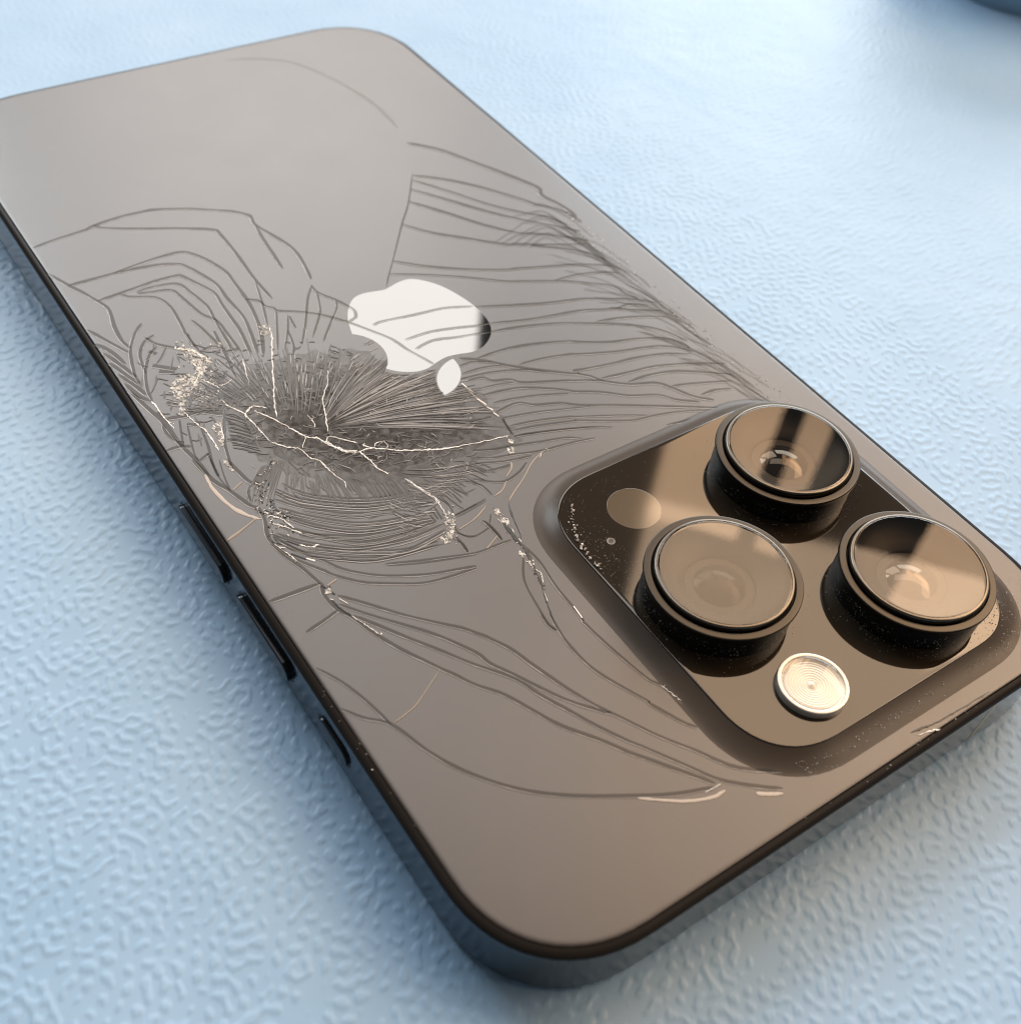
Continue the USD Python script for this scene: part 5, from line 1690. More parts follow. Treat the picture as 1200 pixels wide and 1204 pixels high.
e 234 -2549 2350 -2620 2493 -2671 2671 -2714 2838 -2782 3002 -2820 3154 -2864 3349
e 328 -2471 -469 -2606 -336 -2735 -172 -2813 21 -2916 204 -3012 420 -3007 696
e 319 -2513 -921 -2604 -649 -2672 -341 -2765 -56 -2821 253 -2865 564 -2896 906
e 309 -2375 -1228 -2687 -1197 -2778 -833 -2843 -472 -2887 -101 -2928 285 -2953 681
e 217 -2688 -898 -2733 -674 -2797 -443 -2832 -221 -2860 -1 -2906 229 -2916 476
e 206 -2696 615 -2757 724 -2802 858 -2843 998 -2881 1116 -2891 1288 -2898 1448
e 263 -2793 -1218 -2821 -1033 -2844 -856 -2857 -678 -2868 -462 -2864 -263 -2884 -97
e 244 -2706 -1522 -2862 -1516 -2915 -1340 -2959 -1163 -2999 -974 -2999 -743 -3013 -556
e 174 -2451 -1281 -2621 -1282 -2767 -1231 -2814 -1060 -2863 -878 -2895 -697 -2899 -463
e 202 -2564 -1419 -2767 -1349 -2796 -1054 -2788 -733 -2829 -451 -2839 -139 -2846 182
e 159 -2792 703 -2818 909 -2826 1139 -2856 1331 -2867 1554 -2895 1760 -2893 1971
e 215 -2669 1414 -2710 1547 -2771 1713 -2802 1865 -2835 2040 -2839 2205 -2864 2379
e 227 -2883 691 -2910 848 -2906 1055 -2929 1199 -2914 1393 -2952 1558 -2950 1744
e 160 -2860 1497 -2901 1694 -2937 1887 -2985 2078 -3016 2283 -3037 2486 -3056 2699
e 176 -2748 1914 -2786 2126 -2823 2325 -2810 2549 -2831 2783 -2854 2977 -2885 3171
e 195 -2730 1678 -2802 1789 -2866 1901 -2910 2032 -2960 2157 -3004 2321 -3007 2484
e 232 -2791 1988 -2860 2115 -2923 2258 -2941 2438 -2982 2591 -3021 2728 -3054 2913
e 174 -2686 41 -2743 281 -2796 524 -2870 775 -2897 1025 -2928 1298 -2944 1574
e 228 -2726 -728 -2756 -551 -2778 -396 -2784 -227 -2814 -78 -2829 109 -2833 272
e 201 -2753 471 -2829 632 -2875 839 -2940 1013 -2973 1189 -2998 1395 -3023 1624
e 225 -2849 -887 -2889 -730 -2927 -541 -2984 -365 -3018 -190 -3026 -23 -3046 196
e 215 -2289 -1444 -2517 -1421 -2741 -1381 -2835 -1129 -2827 -808 -2859 -504 -2880 -182
e 171 -2718 1489 -2764 1620 -2796 1738 -2842 1860 -2876 1994 -2888 2148 -2903 2313
e 197 -2676 2691 -2706 2915 -2761 3114 -2820 3333 -2861 3525 -3029 3608 -3214 3688"""
CHIPS="""b 2903 1441 2910 1445 2901 1426
w 2650 1250 2654 1248 2643 1236
b 2630 1241 2632 1240 2627 1227 2623 1236
b 2899 1743 2893 1721 2873 1730
w 2990 1527 2990 1523 2976 1523
w 2994 1693 2996 1692 3010 1692 3001 1673
b 2920 1711 2922 1711 2917 1696 2902 1694
w 2957 1805 2997 1785 2980 1777 2971 1772
w 2908 1566 2899 1558 2889 1574 2889 1578
w 2961 1821 2972 1815 2974 1810 2977 1803 2953 1804
b 2614 1169 2610 1159 2603 1152 2590 1153 2583 1164
w 2886 1971 2891 1979 2886 1944 2884 1941
w 2838 1871 2865 1867 2830 1840
b 2851 1934 2848 1922 2845 1921 2841 1925
b 2929 1601 2921 1592 2912 1601
w 2693 1253 2702 1247 2705 1243 2705 1228 2703 1227
b 2858 1998 2862 2003 2877 2003 2871 1984 2847 1994
b 2647 1229 2664 1216 2662 1198
b 2844 1536 2850 1537 2854 1510 2830 1510
b 2712 1271 2712 1266 2695 1260
b 2898 1895 2899 1892 2893 1880 2881 1863 2876 1877
b 2885 1739 2888 1741 2893 1744 2884 1721
w 2542 1219 2547 1224 2561 1198 2561 1181
w 2881 1634 2873 1599 2871 1599 2879 1613
b 3001 1603 3005 1601 3000 1596 2980 1587 2978 1585
w 2695 1279 2688 1271 2676 1268 2676 1269 2664 1274
b 2849 1697 2871 1695 2869 1666
b 2812 1882 2818 1871 2805 1875
w 2925 1510 2921 1509 2920 1520
b 2882 1508 2900 1482 2895 1486 2892 1483
w 2957 1749 2987 1757 2964 1739
w 2836 1401 2852 1415 2863 1396 2829 1397 2830 1398
w 3032 1706 3027 1707 3008 1713
b 2931 1549 2932 1540 2923 1532 2919 1530
w 2852 1866 2861 1868 2866 1866 2853 1849
b 2965 1523 2963 1507 2961 1509 2951 1517 2952 1518
b 2880 1737 2886 1737 2889 1725 2880 1728
w 2865 1385 2882 1377 2879 1351 2852 1381
b 2576 1092 2569 1095 2569 1097 2571 1102
b 2863 1364 2866 1341 2858 1336 2850 1348 2844 1352
b 2755 1393 2764 1396 2764 1400 2786 1379 2765 1364
w 2812 1487 2824 1484 2827 1481
w 2958 1917 2969 1887 2972 1873
w 2815 1984 2816 1974 2809 1956
w 2589 1209 2590 1198 2589 1184 2565 1189
b 2794 1296 2813 1289 2818 1269 2820 1261 2810 1250
b 2900 1812 2900 1802 2893 1797 2891 1794 2877 1800
b 2865 1436 2881 1431 2871 1412 2869 1413
b 2822 1461 2845 1465 2845 1443 2835 1437 2826 1430
w 2771 1293 2772 1298 2802 1275 2797 1272 2772 1279
b 3008 1766 3018 1778 3036 1754 3008 1752 3004 1758
b 2805 1975 2789 1960 2776 1962 2778 1978
b 2774 1304 2780 1291 2772 1286
w 3049 1861 3066 1843 3060 1838 3051 1848 3049 1853
b 2850 1382 2866 1373 2856 1356 2852 1361 2850 1367
w 2667 1247 2656 1238 2648 1247
w 2716 1280 2719 1271 2732 1269 2726 1258 2716 1250
b 2831 1691 2834 1689 2843 1671 2833 1658 2833 1649
w 2831 1614 2831 1567 2831 1576
w 2825 1464 2837 1446 2824 1435
b 2836 1419 2849 1416 2849 1416
b 2739 1301 2744 1291 2759 1287 2753 1269
b 2997 1797 3008 1790 2984 1773 2982 1782
w 2879 1797 2889 1800 2884 1781
b 2955 1833 2934 1804 2923 1821
b 2925 1796 2921 1793 2915 1793
w 2984 1856 2986 1856 2982 1854 2977 1843 2968 1845
w 2782 1278 2789 1279 2792 1273 2780 1272
w 2839 1478 2841 1473 2824 1450
w 2911 1850 2909 1843 2905 1840
w 2920 1775 2921 1749 2908 1750
b 3001 1820 2994 1809 2993 1814 2987 1819 2983 1818
b 2933 1656 2940 1660 2941 1658 2953 1642 2939 1633
b 2837 1641 2839 1642 2855 1643
b 2621 1185 2600 1167 2606 1181
w 2602 1164 2607 1165 2624 1166 2625 1163 2598 1165
b 2831 1858 2837 1828 2824 1842 2822 1845 2829 1846
w 3001 1659 2997 1655 2995 1647 2977 1637
w 2939 1825 2946 1830 2946 1826
w 2739 1286 2719 1285 2723 1287 2719 1292
w 2893 1452 2899 1447 2891 1440
w 2953 1749 2961 1728 2958 1726 2956 1725
w 2890 1765 2883 1750 2879 1737 2871 1751
w 2807 1503 2819 1495 2787 1486
b 2640 1198 2630 1173 2599 1191
b 2878 1895 2888 1903 2887 1896 2890 1874
b 2878 1873 2874 1862 2872 1864 2868 1861 2868 1861
b 2901 1834 2901 1836 2907 1835 2915 1826 2899 1824
w 2836 1406 2853 1398 2850 1395 2847 1391 2832 1402
b 2927 1543 2912 1541 2899 1564
b 2827 1376 2837 1369 2841 1372
w 2937 1618 2941 1621 2947 1625 2937 1601 2935 1602
b 3014 1732 3021 1741 3027 1728 3029 1723
b 2903 1915 2885 1891 2883 1902
b 2894 1554 2887 1559 2882 1562
b 2862 1659 2850 1644 2842 1649
b 2853 1356 2849 1350 2855 1347 2847 1330 2845 1330
w 2800 1405 2809 1404 2794 1396
w 2825 2010 2829 2012 2829 1992 2825 1986 2820 2004
b 2901 1591 2903 1590 2913 1572 2906 1560 2886 1563
b 2875 1501 2882 1496 2876 1473 2874 1477 2869 1491
w 2967 1589 2940 1584 2937 1606
b 2880 1537 2889 1522 2874 1522 2870 1526 2870 1527
b 2934 1601 2933 1596 2924 1554 2922 1569
w 2935 1707 2938 1700 2922 1704
b 2728 2066 2736 2075 2737 2071 2720 2067
w 2928 1903 2952 1879 2925 1886
b 2904 1545 2900 1509 2899 1511 2891 1530
w 2934 1634 2941 1623 2929 1611
w 2836 1852 2807 1856 2806 1864
b 2979 1747 2965 1753 2961 1754 2961 1770
w 2937 1825 2953 1827 2951 1821 2957 1798 2952 1798
b 2807 1393 2798 1369 2795 1381
w 2685 1260 2682 1259 2677 1256 2662 1257
w 2965 1914 2956 1893 2949 1909 2944 1911
w 2973 1860 2997 1868 2972 1834
w 2600 1217 2609 1185 2593 1182 2580 1192 2575 1198
b 2930 1560 2915 1550 2909 1560
w 2571 1152 2568 1134 2566 1139 2554 1136
b 2919 1851 2931 1852 2936 1852 2934 1844 2928 1824
b 3032 1701 3035 1703 3042 1690 3035 1680
b 2922 1920 2930 1915 2925 1912 2915 1910
b 2986 1583 2983 1573 2982 1573 2970 1583
w 3022 1710 3033 1685 3010 1683
w 2841 1956 2849 1961 2857 1939
b 2641 1275 2641 1282 2654 1247
b 2957 1757 2965 1762 2962 1756 2966 1748 2951 1747
w 2815 1406 2817 1402 2820 1394 2806 1375 2793 1383
b 2578 1142 2573 1137 2562 1131
b 2772 1467 2785 1458 2770 1434 2756 1436 2757 1439
w 2984 1980 2972 1954 2971 1956 2966 1954 2966 1963
b 2840 1939 2842 1933 2841 1909 2823 1925
w 2816 2034 2810 2029 2806 2026
w 2828 1943 2841 1918 2832 1922 2817 1923
w 3077 2084 3080 2082 3074 2075 3072 2067
b 2970 1968 2972 1973 2962 1951
b 3081 2097 3085 2093 3100 2092 3098 2085 3076 2079
w 2957 1867 2975 1863 2968 1845
b 2823 1963 2830 1963 2840 1936
w 2806 1920 2824 1917 2817 1905 2803 1915 2802 1916
w 3039 2104 3047 2085 3024 2071
b 2858 2190 2870 2178 2859 2173
b 3035 2005 3046 1984 3042 1973 3022 1966 3004 1978
b 2986 2047 2985 2033 2969 2036 2969 2040
w 2892 2147 2897 2151 2900 2142 2890 2141
w 2755 1932 2747 1928 2735 1944
b 2772 1923 2770 1914 2754 1890 2752 1900 2745 1913
w 2947 1821 2953 1816 2933 1813
b 2875 2123 2874 2120 2855 2130
w 2875 1935 2882 1928 2872 1922 2870 1928
w 2860 1924 2876 1893 2854 1909
w 2908 1821 2923 1826 2919 1802
b 2913 1880 2917 1866 2918 1858 2915 1861 2897 1855
w 2871 2061 2879 2071 2890 2073 2895 2053 2888 2040
b 2852 2168 2866 2154 2862 2146 2853 2153 2847 2164
b 2829 1951 2857 1943 2865 1939
b 2769 1985 2768 1988 2770 1994 2774 1987 2783 1975
w 3047 2085 3057 2087 3066 2072 3055 2062
b 2849 1990 2851 1989 2851 1964 2840 1969
w 2873 2154 2875 2147 2868 2141
b 2839 1965 2847 1932 2834 1938 2832 1931 2826 1941
w 2920 2195 2925 2167 2910 2168
b 2973 1919 2976 1919 2980 1918 2981 1917 2972 1911
w 2791 1896 2792 1899 2799 1894 2796 1884 2772 1871
b 2978 1950 2993 1945 2998 1943 2970 1936
w 2878 1878 2893 1866 2885 1850 2875 1846 2861 1863
w 2931 2143 2926 2118 2925 2127 2920 2124
w 3016 2043 3017 2022 3012 2032
w 2967 1929 2988 1920 2980 1908 2965 1906
b 2896 1934 2885 1931 2884 1926 2875 1914
w 2654 -325 2663 -347 2661 -349 2652 -343 2649 -333
w 2654 -331 2665 -323 2669 -334 2656 -340
w 3303 -265 3310 -260 3322 -268 3318 -281 3304 -286
w 3270 104 3271 103 3271 107 3262 93 3266 96
w 3286 78 3280 65 3263 71
w 3246 131 3249 132 3252 132 3240 122
w 2988 711 2986 713 2986 717
w 3071 53 3064 49 3062 37 3041 56
w 2987 430 2995 425 2998 422 2992 417 2982 417
w 2981 440 2972 431 2967 447
w 3000 419 3017 394 2999 391 3001 396 2990 401
w 2983 681 2988 681 3000 671
w 2612 183 2615 186 2622 178 2607 179 2611 180
w 2558 310 2559 309 2548 276 2548 276
w 2630 -994 2621 -1004 2619 -998
w 2456 -640 2468 -646 2467 -648 2469 -653
w 2547 -751 2543 -772 2541 -775
w 2626 -944 2638 -955 2632 -965
w 2480 -656 2469 -650 2463 -653 2462 -650
w 2662 -538 2667 -551 2665 -562 2663 -559 2652 -545
w 2663 -547 2679 -549 2677 -555 2674 -569 2661 -564
w 2660 -650 2664 -649 2670 -664 2653 -668
w 1585 -849 1575 -869 1571 -865 1571 -854
w 1641 -751 1642 -749 1647 -757 1634 -763
w 1887 -169 1902 -181 1891 -184 1889 -188 1887 -189
w 2120 306 2139 301 2124 280 2111 292
w 1767 -538 1753 -557 1746 -564 1745 -556
w 2217 556 2230 552 2228 540
w 2154 391 2171 392 2174 362
w 1758 -488 1784 -476 1763 -505 1751 -504
w 1929 -121 1923 -124 1920 -125 1912 -125
w 1658 -680 1665 -682 1668 -700 1658 -708 1648 -690
w 2134 367 2151 379 2156 375 2157 351
w 1820 -343 1835 -337 1823 -367
w 1756 807 1764 805 1762 801
w 1782 946 1786 945 1788 940 1783 938 1778 941
w 1610 516 1623 524 1630 516 1611 503
w 1736 803 1752 789 1729 786 1730 792
w 1469 285 1469 284 1465 280 1456 280
w 1806 930 1820 944 1809 904 1799 930
w 1695 675 1701 669 1686 670
w 1428 244 1419 239 1418 246 1417 245 1420 250
w 2522 423 2536 407 2533 403 2527 395 2514 408
w 2493 471 2500 451 2486 454
w 2557 257 2552 249 2549 246 2546 262 2545 265
w 2578 217 2568 209 2557 225
w 2498 718 2495 697 2478 712
w 2520 391 2516 364 2505 373 2496 379 2496 381
w 2461 747 2465 753 2465 754
w 2363 309 2368 288 2353 288 2356 299
w 2444 335 2441 334 2434 328 2429 328
w 2467 345 2471 350 2466 320
w 2257 654 2271 630 2253 636 2244 637 2243 639
w 1752 1465 1753 1464 1753 1457 1753 1453 1726 1455
w 1852 1331 1852 1336 1855 1321
w 1990 1166 2000 1158 1996 1155 1986 1134 1985 1142
w 2395 437 2402 437 2387 428 2384 434
w 1778 1503 1780 1504 1775 1494 1766 1479
w 1928 1263 1930 1263 1939 1256 1925 1259
w 2400 375 2405 359 2376 359 2371 361
w 1773 1431 1770 1439 1786 1421
w 1735 1456 1747 1464 1759 1461 1738 1452
w 2145 925 2151 916 2150 912
w 2180 817 2184 815 2180 803 2175 805 2167 808
w 1903 1319 1913 1319 1918 1314 1915 1292
w 2235 713 2245 708 2249 705 2234 711
w 1741 1264 1745 1262 1727 1256 1724 1256
w 1901 1136 1900 1133 1889 1136 1885 1136
w 1723 1286 1723 1285 1723 1270 1718 1270 1716 1278
w 1804 1228 1808 1228 1798 1221 1803 1216 1781 1209
w 2188 1351 2172 1342 2169 1346
w 2097 1584 2108 1578 2080 1579
w 2301 1120 2309 1123 2311 1126 2307 1103 2303 1108
w 2370 1037 2379 1029 2381 1024 2366 1009
w 2141 1408 2174 1392 2159 1377 2148 1373 2150 1380
w 2203 1321 2200 1329 2197 1331
w 2268 1182 2270 1185 2253 1173
w 2188 1349 2195 1335 2189 1329 2188 1333
w 2118 1018 2126 1011 2126 1010 2121 1006
w 1913 778 1907 790 1904 792
w 2201 -258 2202 -261 2201 -263 2192 -278 2189 -276
w 2204 -190 2211 -190 2221 -191
w 2133 -476 2135 -477 2115 -494
w 2425 -191 2424 -199 2415 -210
w 1929 1201 1931 1190 1941 1195 1921 1177 1919 1184
w 1891 1284 1889 1278 1874 1276
w 1885 1293 1887 1293 1894 1281 1887 1281
w 1937 1243 1938 1240 1946 1234 1945 1231 1924 1217
w 1408 1606 1411 1607 1400 1599
w 1030 1808 1042 1801 1039 1801 1039 1799 1033 1799
w 1061 1785 1062 1783 1063 1771 1036 1773
w 169 2087 189 2080 192 2074 164 2068
w 1065 1810 1060 1808 1062 1814
w 1381 1646 1391 1630 1383 1619 1372 1632
w 466 2002 465 1981 461 1984
w 1618 1494 1624 1493 1624 1491 1613 1490
w 1618 1416 1605 1396 1594 1404 1599 1411 1598 1412
w 1412 1584 1416 1583 1408 1577 1410 1577
w 1604 1464 1605 1465 1615 1455
w 919 1893 916 1872 908 1867 910 1873 906 1877
w 1281 1692 1281 1698 1281 1699
w 612 1988 617 1987 602 1985
w 528 1999 527 1999 517 1985 511 1981
w 348 2008 345 1994 331 2006
w 1038 1826 1045 1821 1045 1813 1040 1807 1036 1817
w 1352 1669 1363 1665 1357 1658 1353 1654 1348 1652
w 1327 1669 1331 1652 1323 1650 1320 1654
w 1715 1502 1699 1487 1694 1477 1695 1477 1689 1499
w 1683 1535 1697 1538 1700 1534 1708 1532 1685 1524
w 1658 1772 1655 1757 1653 1756 1649 1755
w 1611 1927 1613 1923 1593 1906
w 1672 1513 1672 1513 1672 1505 1671 1505
w 1472 2177 1474 2179 1483 2176 1484 2172 1473 2166
w 1372 2633 1375 2623 1378 2622 1375 2615 1361 2611
w 1344 2537 1359 2538 1359 2537 1357 2513 1354 2509
w 1404 2419 1399 2407 1392 2399
w 1445 2249 1449 2249 1451 2249 1450 2241 1442 2242
w 1514 2123 1522 2115 1503 2111
w 1438 1498 1431 1468 1419 1465
w 1389 1484 1400 1487 1394 1464 1390 1464
w 2108 1602 2075 1601 2083 1610
w 2108 1723 2102 1711 2105 1713 2101 1715 2104 1715
w 2067 1801 2072 1796 2072 1794 2059 1789
w 1388 2444 1391 2440 1393 2430 1385 2431 1384 2437
w 1367 2373 1367 2373 1368 2376 1372 2365 1369 2365
w 1368 2551 1384 2533 1378 2526 1367 2530 1363 2541
w 1366 2657 1369 2658 1381 2649 1380 2646 1364 2652
w 1455 2159 1457 2141 1443 2139 1440 2141
w 1386 2716 1394 2714 1395 2711 1396 2702 1385 2703
w 1368 2387 1377 2381 1358 2374
w 2827 2421 2829 2416 2821 2414 2818 2415
w 2799 2461 2801 2451 2793 2451 2792 2451
w 2948 2004 2953 1992 2947 1992 2946 1981 2926 1990
w 2956 1997 2957 1996 2961 1993 2959 1974
w 2795 2231 2798 2233 2803 2215 2790 2225
w 2953 2037 2957 2033 2930 2030
w 2837 2100 2828 2085 2823 2093 2821 2096
w 2857 2036 2862 2028 2859 2025 2858 2025 2853 2023
w 2859 1979 2863 1968 2861 1969 2852 1970
w 3014 2536 3026 2530 3029 2526 3026 2522 3014 2522
w 3089 2186 3084 2181 3078 2184 3070 2189
w 3069 2414 3057 2408 3060 2412
w 916 3395 923 3387 913 3376 912 3375 905 3388
w 917 3364 919 3374 928 3372 927 3364
w -103 2456 -75 2440 -107 2443 -112 2447
w 2740 3730 2742 3727 2727 3709 2720 3713 2723 3721
w 2771 3694 2774 3688 2754 3692
w 2768 3673 2770 3671 2771 3667 2770 3665 2762 3664
w 2868 3461 2848 3443 2846 3454
w 1066 3992 1067 3993 1069 3988 1070 3986 1070 3985
w 1000 3946 1004 3940 1005 3937 1004 3930 996 3932
w 747 5739 747 5741 745 5745 744 5746
w 769 5588 769 5575 756 5574 756 5576 751 5576
w 723 5788 731 5792 730 5787 732 5785 719 5780
w -1109 7282 -1097 7283 -1090 7274 -1106 7272
w -954 7256 -957 7254 -965 7261
w 1452 2824 1452 2808 1444 2813
w 1334 2721 1350 2713 1334 2690
w 1337 2722 1352 2722 1351 2711 1338 2711 1332 2718
w 1366 2743 1373 2746 1374 2748 1376 2736 1366 2738
w 1360 2824 1361 2824 1358 2813 1356 2816
w 1347 2846 1361 2847 1343 2829 1341 2837
w 1505 3126 1509 3112 1500 3110
w 1321 2787 1332 2768 1311 2760
w 1541 2978 1543 2983 1545 2985 1546 2980 1537 2965
w 1438 3040 1444 3041 1466 3043 1443 3020 1439 3023
w 1441 2938 1445 2942 1455 2907
w 1456 2977 1449 2976 1447 2976 1445 2973 1429 2976
w 1441 2859 1442 2863 1464 2856 1449 2832
w 1617 3061 1602 3059 1601 3055 1588 3068
w 1249 2804 1249 2807 1243 2792 1242 2794
w 1326 2769 1329 2763 1326 2749
w 1451 2902 1444 2907 1445 2910
w 1342 2785 1346 2786 1345 2774 1343 2771 1341 2775
w 1344 2735 1347 2733 1343 2724 1345 2719 1340 2718
w 1510 2978 1521 2951 1498 2949 1491 2953 1494 2960
w 1413 2833 1408 2822 1407 2823 1399 2829 1398 2836
w 1481 2909 1482 2901 1476 2899 1475 2903
w 1343 2697 1349 2685 1348 2681
w 1368 2973 1357 2968 1359 2970 1359 2970
w 1381 2840 1397 2811 1387 2813
w 1423 2844 1433 2833 1421 2840
w 1417 2984 1424 2978 1420 2972 1418 2976
w 1404 2920 1429 2930 1441 2906 1396 2901
w 1375 2752 1379 2740 1369 2747
w 1414 2948 1413 2942 1396 2942
w 1324 2771 1325 2743 1312 2744 1313 2751 1306 2762
w 1546 2940 1545 2937 1551 2937 1525 2924
w 1412 2825 1406 2826 1404 2827 1401 2831 1399 2831
w 1512 3044 1522 3031 1528 3026 1507 3022 1499 3025
w 1350 2887 1352 2888 1358 2880 1347 2887
w 1497 2966 1512 2958 1512 2954 1516 2944 1492 2957
w 1432 2929 1439 2923 1438 2918 1418 2919
w 1355 2749 1360 2723 1340 2731 1339 2738
w 1328 2806 1330 2807 1329 2810 1344 2810 1323 2793
w 1565 3017 1552 3004 1548 3012
w 1439 2911 1451 2906 1431 2890 1430 2902
w 1453 2914 1454 2918 1460 2898
w 1360 2870 1363 2867 1365 2866
w 1361 2790 1358 2791 1346 2793
w 1399 2920 1403 2913 1395 2913 1390 2911
w 1373 3052 1357 3045 1360 3047
w 1460 2964 1471 2950 1447 2937 1429 2959
w 1257 2669 1258 2672 1270 2651 1247 2657 1249 2665
w 1411 2916 1419 2915 1420 2921 1437 2918 1416 2903
w 1451 2978 1440 2958 1425 2958
w 1353 2842 1354 2834 1338 2828
w 1457 2924 1462 2916 1444 2903 1442 2908
w 1406 2712 1415 2705 1410 2703
w 1371 2732 1373 2740 1392 2729 1383 2723 1381 2723
w 1365 2837 1384 2822 1357 2827
w 966 3522 972 3518 963 3507 961 3510
b 909 3135 910 3139 932 3136 903 3109
w 1003 3806 999 3800 1001 3796 1006 3796 998 3786
b 897 3076 889 3065 879 3067
w 967 3495 952 3486 951 3485 946 3487 944 3499
b 968 3403 971 3404 974 3393
b 987 3558 976 3541 975 3536 972 3534
w 1008 3743 1011 3746 1014 3748 1019 3735 1008 3729
w 904 3031 908 3029 910 3025 911 3024 894 3028
w 914 3356 915 3355 920 3346 909 3343 908 3350
w 862 3193 863 3193 868 3181
w 968 3421 960 3409 956 3413 947 3423
b 1043 4023 1050 4029 1055 4010 1034 4021 1032 4023
w 884 3147 884 3130 884 3130
w 1003 3812 1000 3804 987 3807 988 3811
w 973 3545 949 3535 957 3538
w 892 3077 892 3072 876 3066 876 3078
b 1064 4068 1069 4066 1087 4061 1060 4054
w 1033 3893 1038 3894 1045 3889 1034 3882 1034 3883
w 932 3298 920 3303 914 3301
w 1019 3674 1022 3662 1020 3660 1017 3663 1013 3661
w 866 3033 876 3032 871 3027 870 3018
b 995 3778 997 3783 990 3763 991 3769
b 955 3409 953 3393 950 3383 934 3386 924 3391
b 964 3584 962 3568 940 3566
w 966 3571 978 3565 979 3559 961 3557 963 3563
w 975 3688 1000 3682 998 3674 984 3672 978 3673
b 862 3095 885 3085 884 3082 858 3085
b 1035 3962 1036 3940 1029 3944
b 1022 3856 1054 3852 1033 3828 1029 3836 1015 3845
w 902 3368 906 3368 913 3358
w 977 3685 987 3681 986 3674 970 3677
w 984 3781 1000 3774 990 3769 985 3780
b 1033 3982 1035 3981 1022 3973
w 1004 3701 1008 3696 1028 3679 1015 3670 1001 3691
w 1041 3964 1044 3967 1041 3944 1036 3947 1033 3949
w 1058 3931 1062 3935 1063 3932 1057 3924 1053 3930
w 964 3706 970 3699 962 3694 947 3693 941 3699
w 867 3047 866 3047 864 3049 861 3048 862 3054
b 1072 4026 1075 4022 1070 4012 1064 4009
w 1028 3807 1028 3800 1029 3793 1029 3791 1002 3792
w 951 3546 953 3549 958 3546 951 3531 951 3537
w 936 3324 938 3313 940 3307
b 970 3259 968 3240 963 3247
w 894 3038 901 3035 906 3036 903 3021 892 3019
w 2485 -705 2493 -708 2484 -715
w 2675 -521 2685 -517 2674 -545
w 2693 -337 2701 -356 2700 -359
w 2393 -919 2391 -930 2387 -948
w 2732 -225 2727 -232 2720 -249 2702 -241
w 2658 53 2669 49 2675 48 2652 23 2652 39
w 2946 -311 2951 -315 2943 -321 2938 -328 2924 -316
w 2669 -998 2685 -1017 2661 -1024
w 2225 -838 2260 -855 2250 -877 2242 -890 2230 -883
w 2734 -936 2746 -923 2731 -964
w 2795 -204 2797 -211 2791 -220 2783 -212
w 2602 -519 2604 -530 2598 -549
w 2556 -694 2562 -693 2562 -697 2550 -706
w 2607 -1138 2607 -1134 2600 -1137 2595 -1132
w 2723 -1018 2722 -1039 2706 -1056 2700 -1039
w 2724 -308 2738 -317 2739 -317 2717 -327
w 2811 -116 2807 -124 2786 -127
w 2824 -685 2825 -718 2805 -702
w 2442 -958 2439 -988 2435 -991 2422 -980
w 2775 -240 2779 -251 2783 -253 2751 -252 2753 -245
w 2723 -73 2729 -80 2733 -89 2729 -87 2727 -91
w 2530 -982 2542 -973 2541 -1000 2547 -1025
w 2590 -340 2606 -328 2615 -355 2616 -359 2588 -342
w 2848 -22 2833 -70 2826 -42 2821 -40
w 2625 27 2628 26 2625 21 2611 21
w 2267 -815 2280 -828 2276 -831 2267 -839 2263 -830
w 2647 -654 2642 -655 2644 -649
w 2442 -373 2447 -392 2432 -387
w 2350 -511 2336 -528 2331 -526
w 2588 -779 2594 -824 2583 -821
w 2597 -1094 2606 -1095 2606 -1107 2602 -1121 2590 -1110
w 2647 -1103 2680 -1109 2689 -1128 2652 -1130
w 2514 -433 2521 -434 2543 -469 2526 -491
w 2774 -623 2776 -602 2785 -606
w 2944 -245 2966 -234 2972 -251 2959 -258 2941 -263
w 2566 -96 2576 -95 2579 -95
w 2789 -296 2783 -293 2771 -295
w 2711 -500 2716 -511 2703 -518 2691 -516
w 2926 -374 2931 -392 2894 -401 2889 -398 2897 -377
w 2625 -79 2642 -83 2634 -106 2631 -100
w 2583 -268 2590 -259 2609 -298
w 2689 -718 2693 -745 2679 -748 2680 -740
w 3003 -133 3006 -131 3016 -135 3006 -168 2991 -164
w 2298 -654 2304 -644 2308 -671 2299 -665 2291 -665
w 2454 -265 2476 -274 2475 -290 2485 -296
w 2610 -124 2620 -126 2624 -136 2600 -136
w 2563 -389 2574 -387 2579 -396 2586 -396 2561 -407
w 2602 -113 2606 -105 2626 -100 2597 -139 2593 -136
w 2779 -431 2784 -426 2782 -441
w 2904 -224 2911 -231 2933 -249 2906 -245
w 2642 -843 2649 -837 2652 -858 2644 -871
w 2340 -885 2342 -911 2342 -912 2329 -911
w 2568 -347 2585 -389 2569 -367 2569 -357
w 2591 -876 2576 -883 2556 -880 2566 -871 2557 -871
w 2696 29 2688 3 2677 7 2669 7 2668 19
w 2694 -224 2708 -244 2709 -246
w 2755 -151 2754 -150 2749 -155 2743 -144
w 2656 -526 2659 -521 2664 -532 2653 -545 2653 -537
w 2761 -694 2765 -712 2749 -697
w 2619 -569 2616 -566 2627 -561 2647 -568 2650 -600
w 2544 -1071 2543 -1072 2539 -1075
w 2935 -74 2930 -74 2917 -71
w 2300 -939 2300 -947 2295 -950 2298 -951 2294 -950
w 2493 -853 2497 -856 2482 -889
w 2457 -501 2469 -486 2471 -505 2456 -508 2456 -506
w 2972 -260 2992 -265 2991 -283
w 2782 -271 2788 -277 2774 -279
w 2246 -837 2253 -856 2247 -858
w 2769 -547 2767 -536 2757 -523 2753 -520
w 2727 -312 2729 -324 2730 -327
w -3049 -599 -3057 -622 -3076 -618 -3074 -612
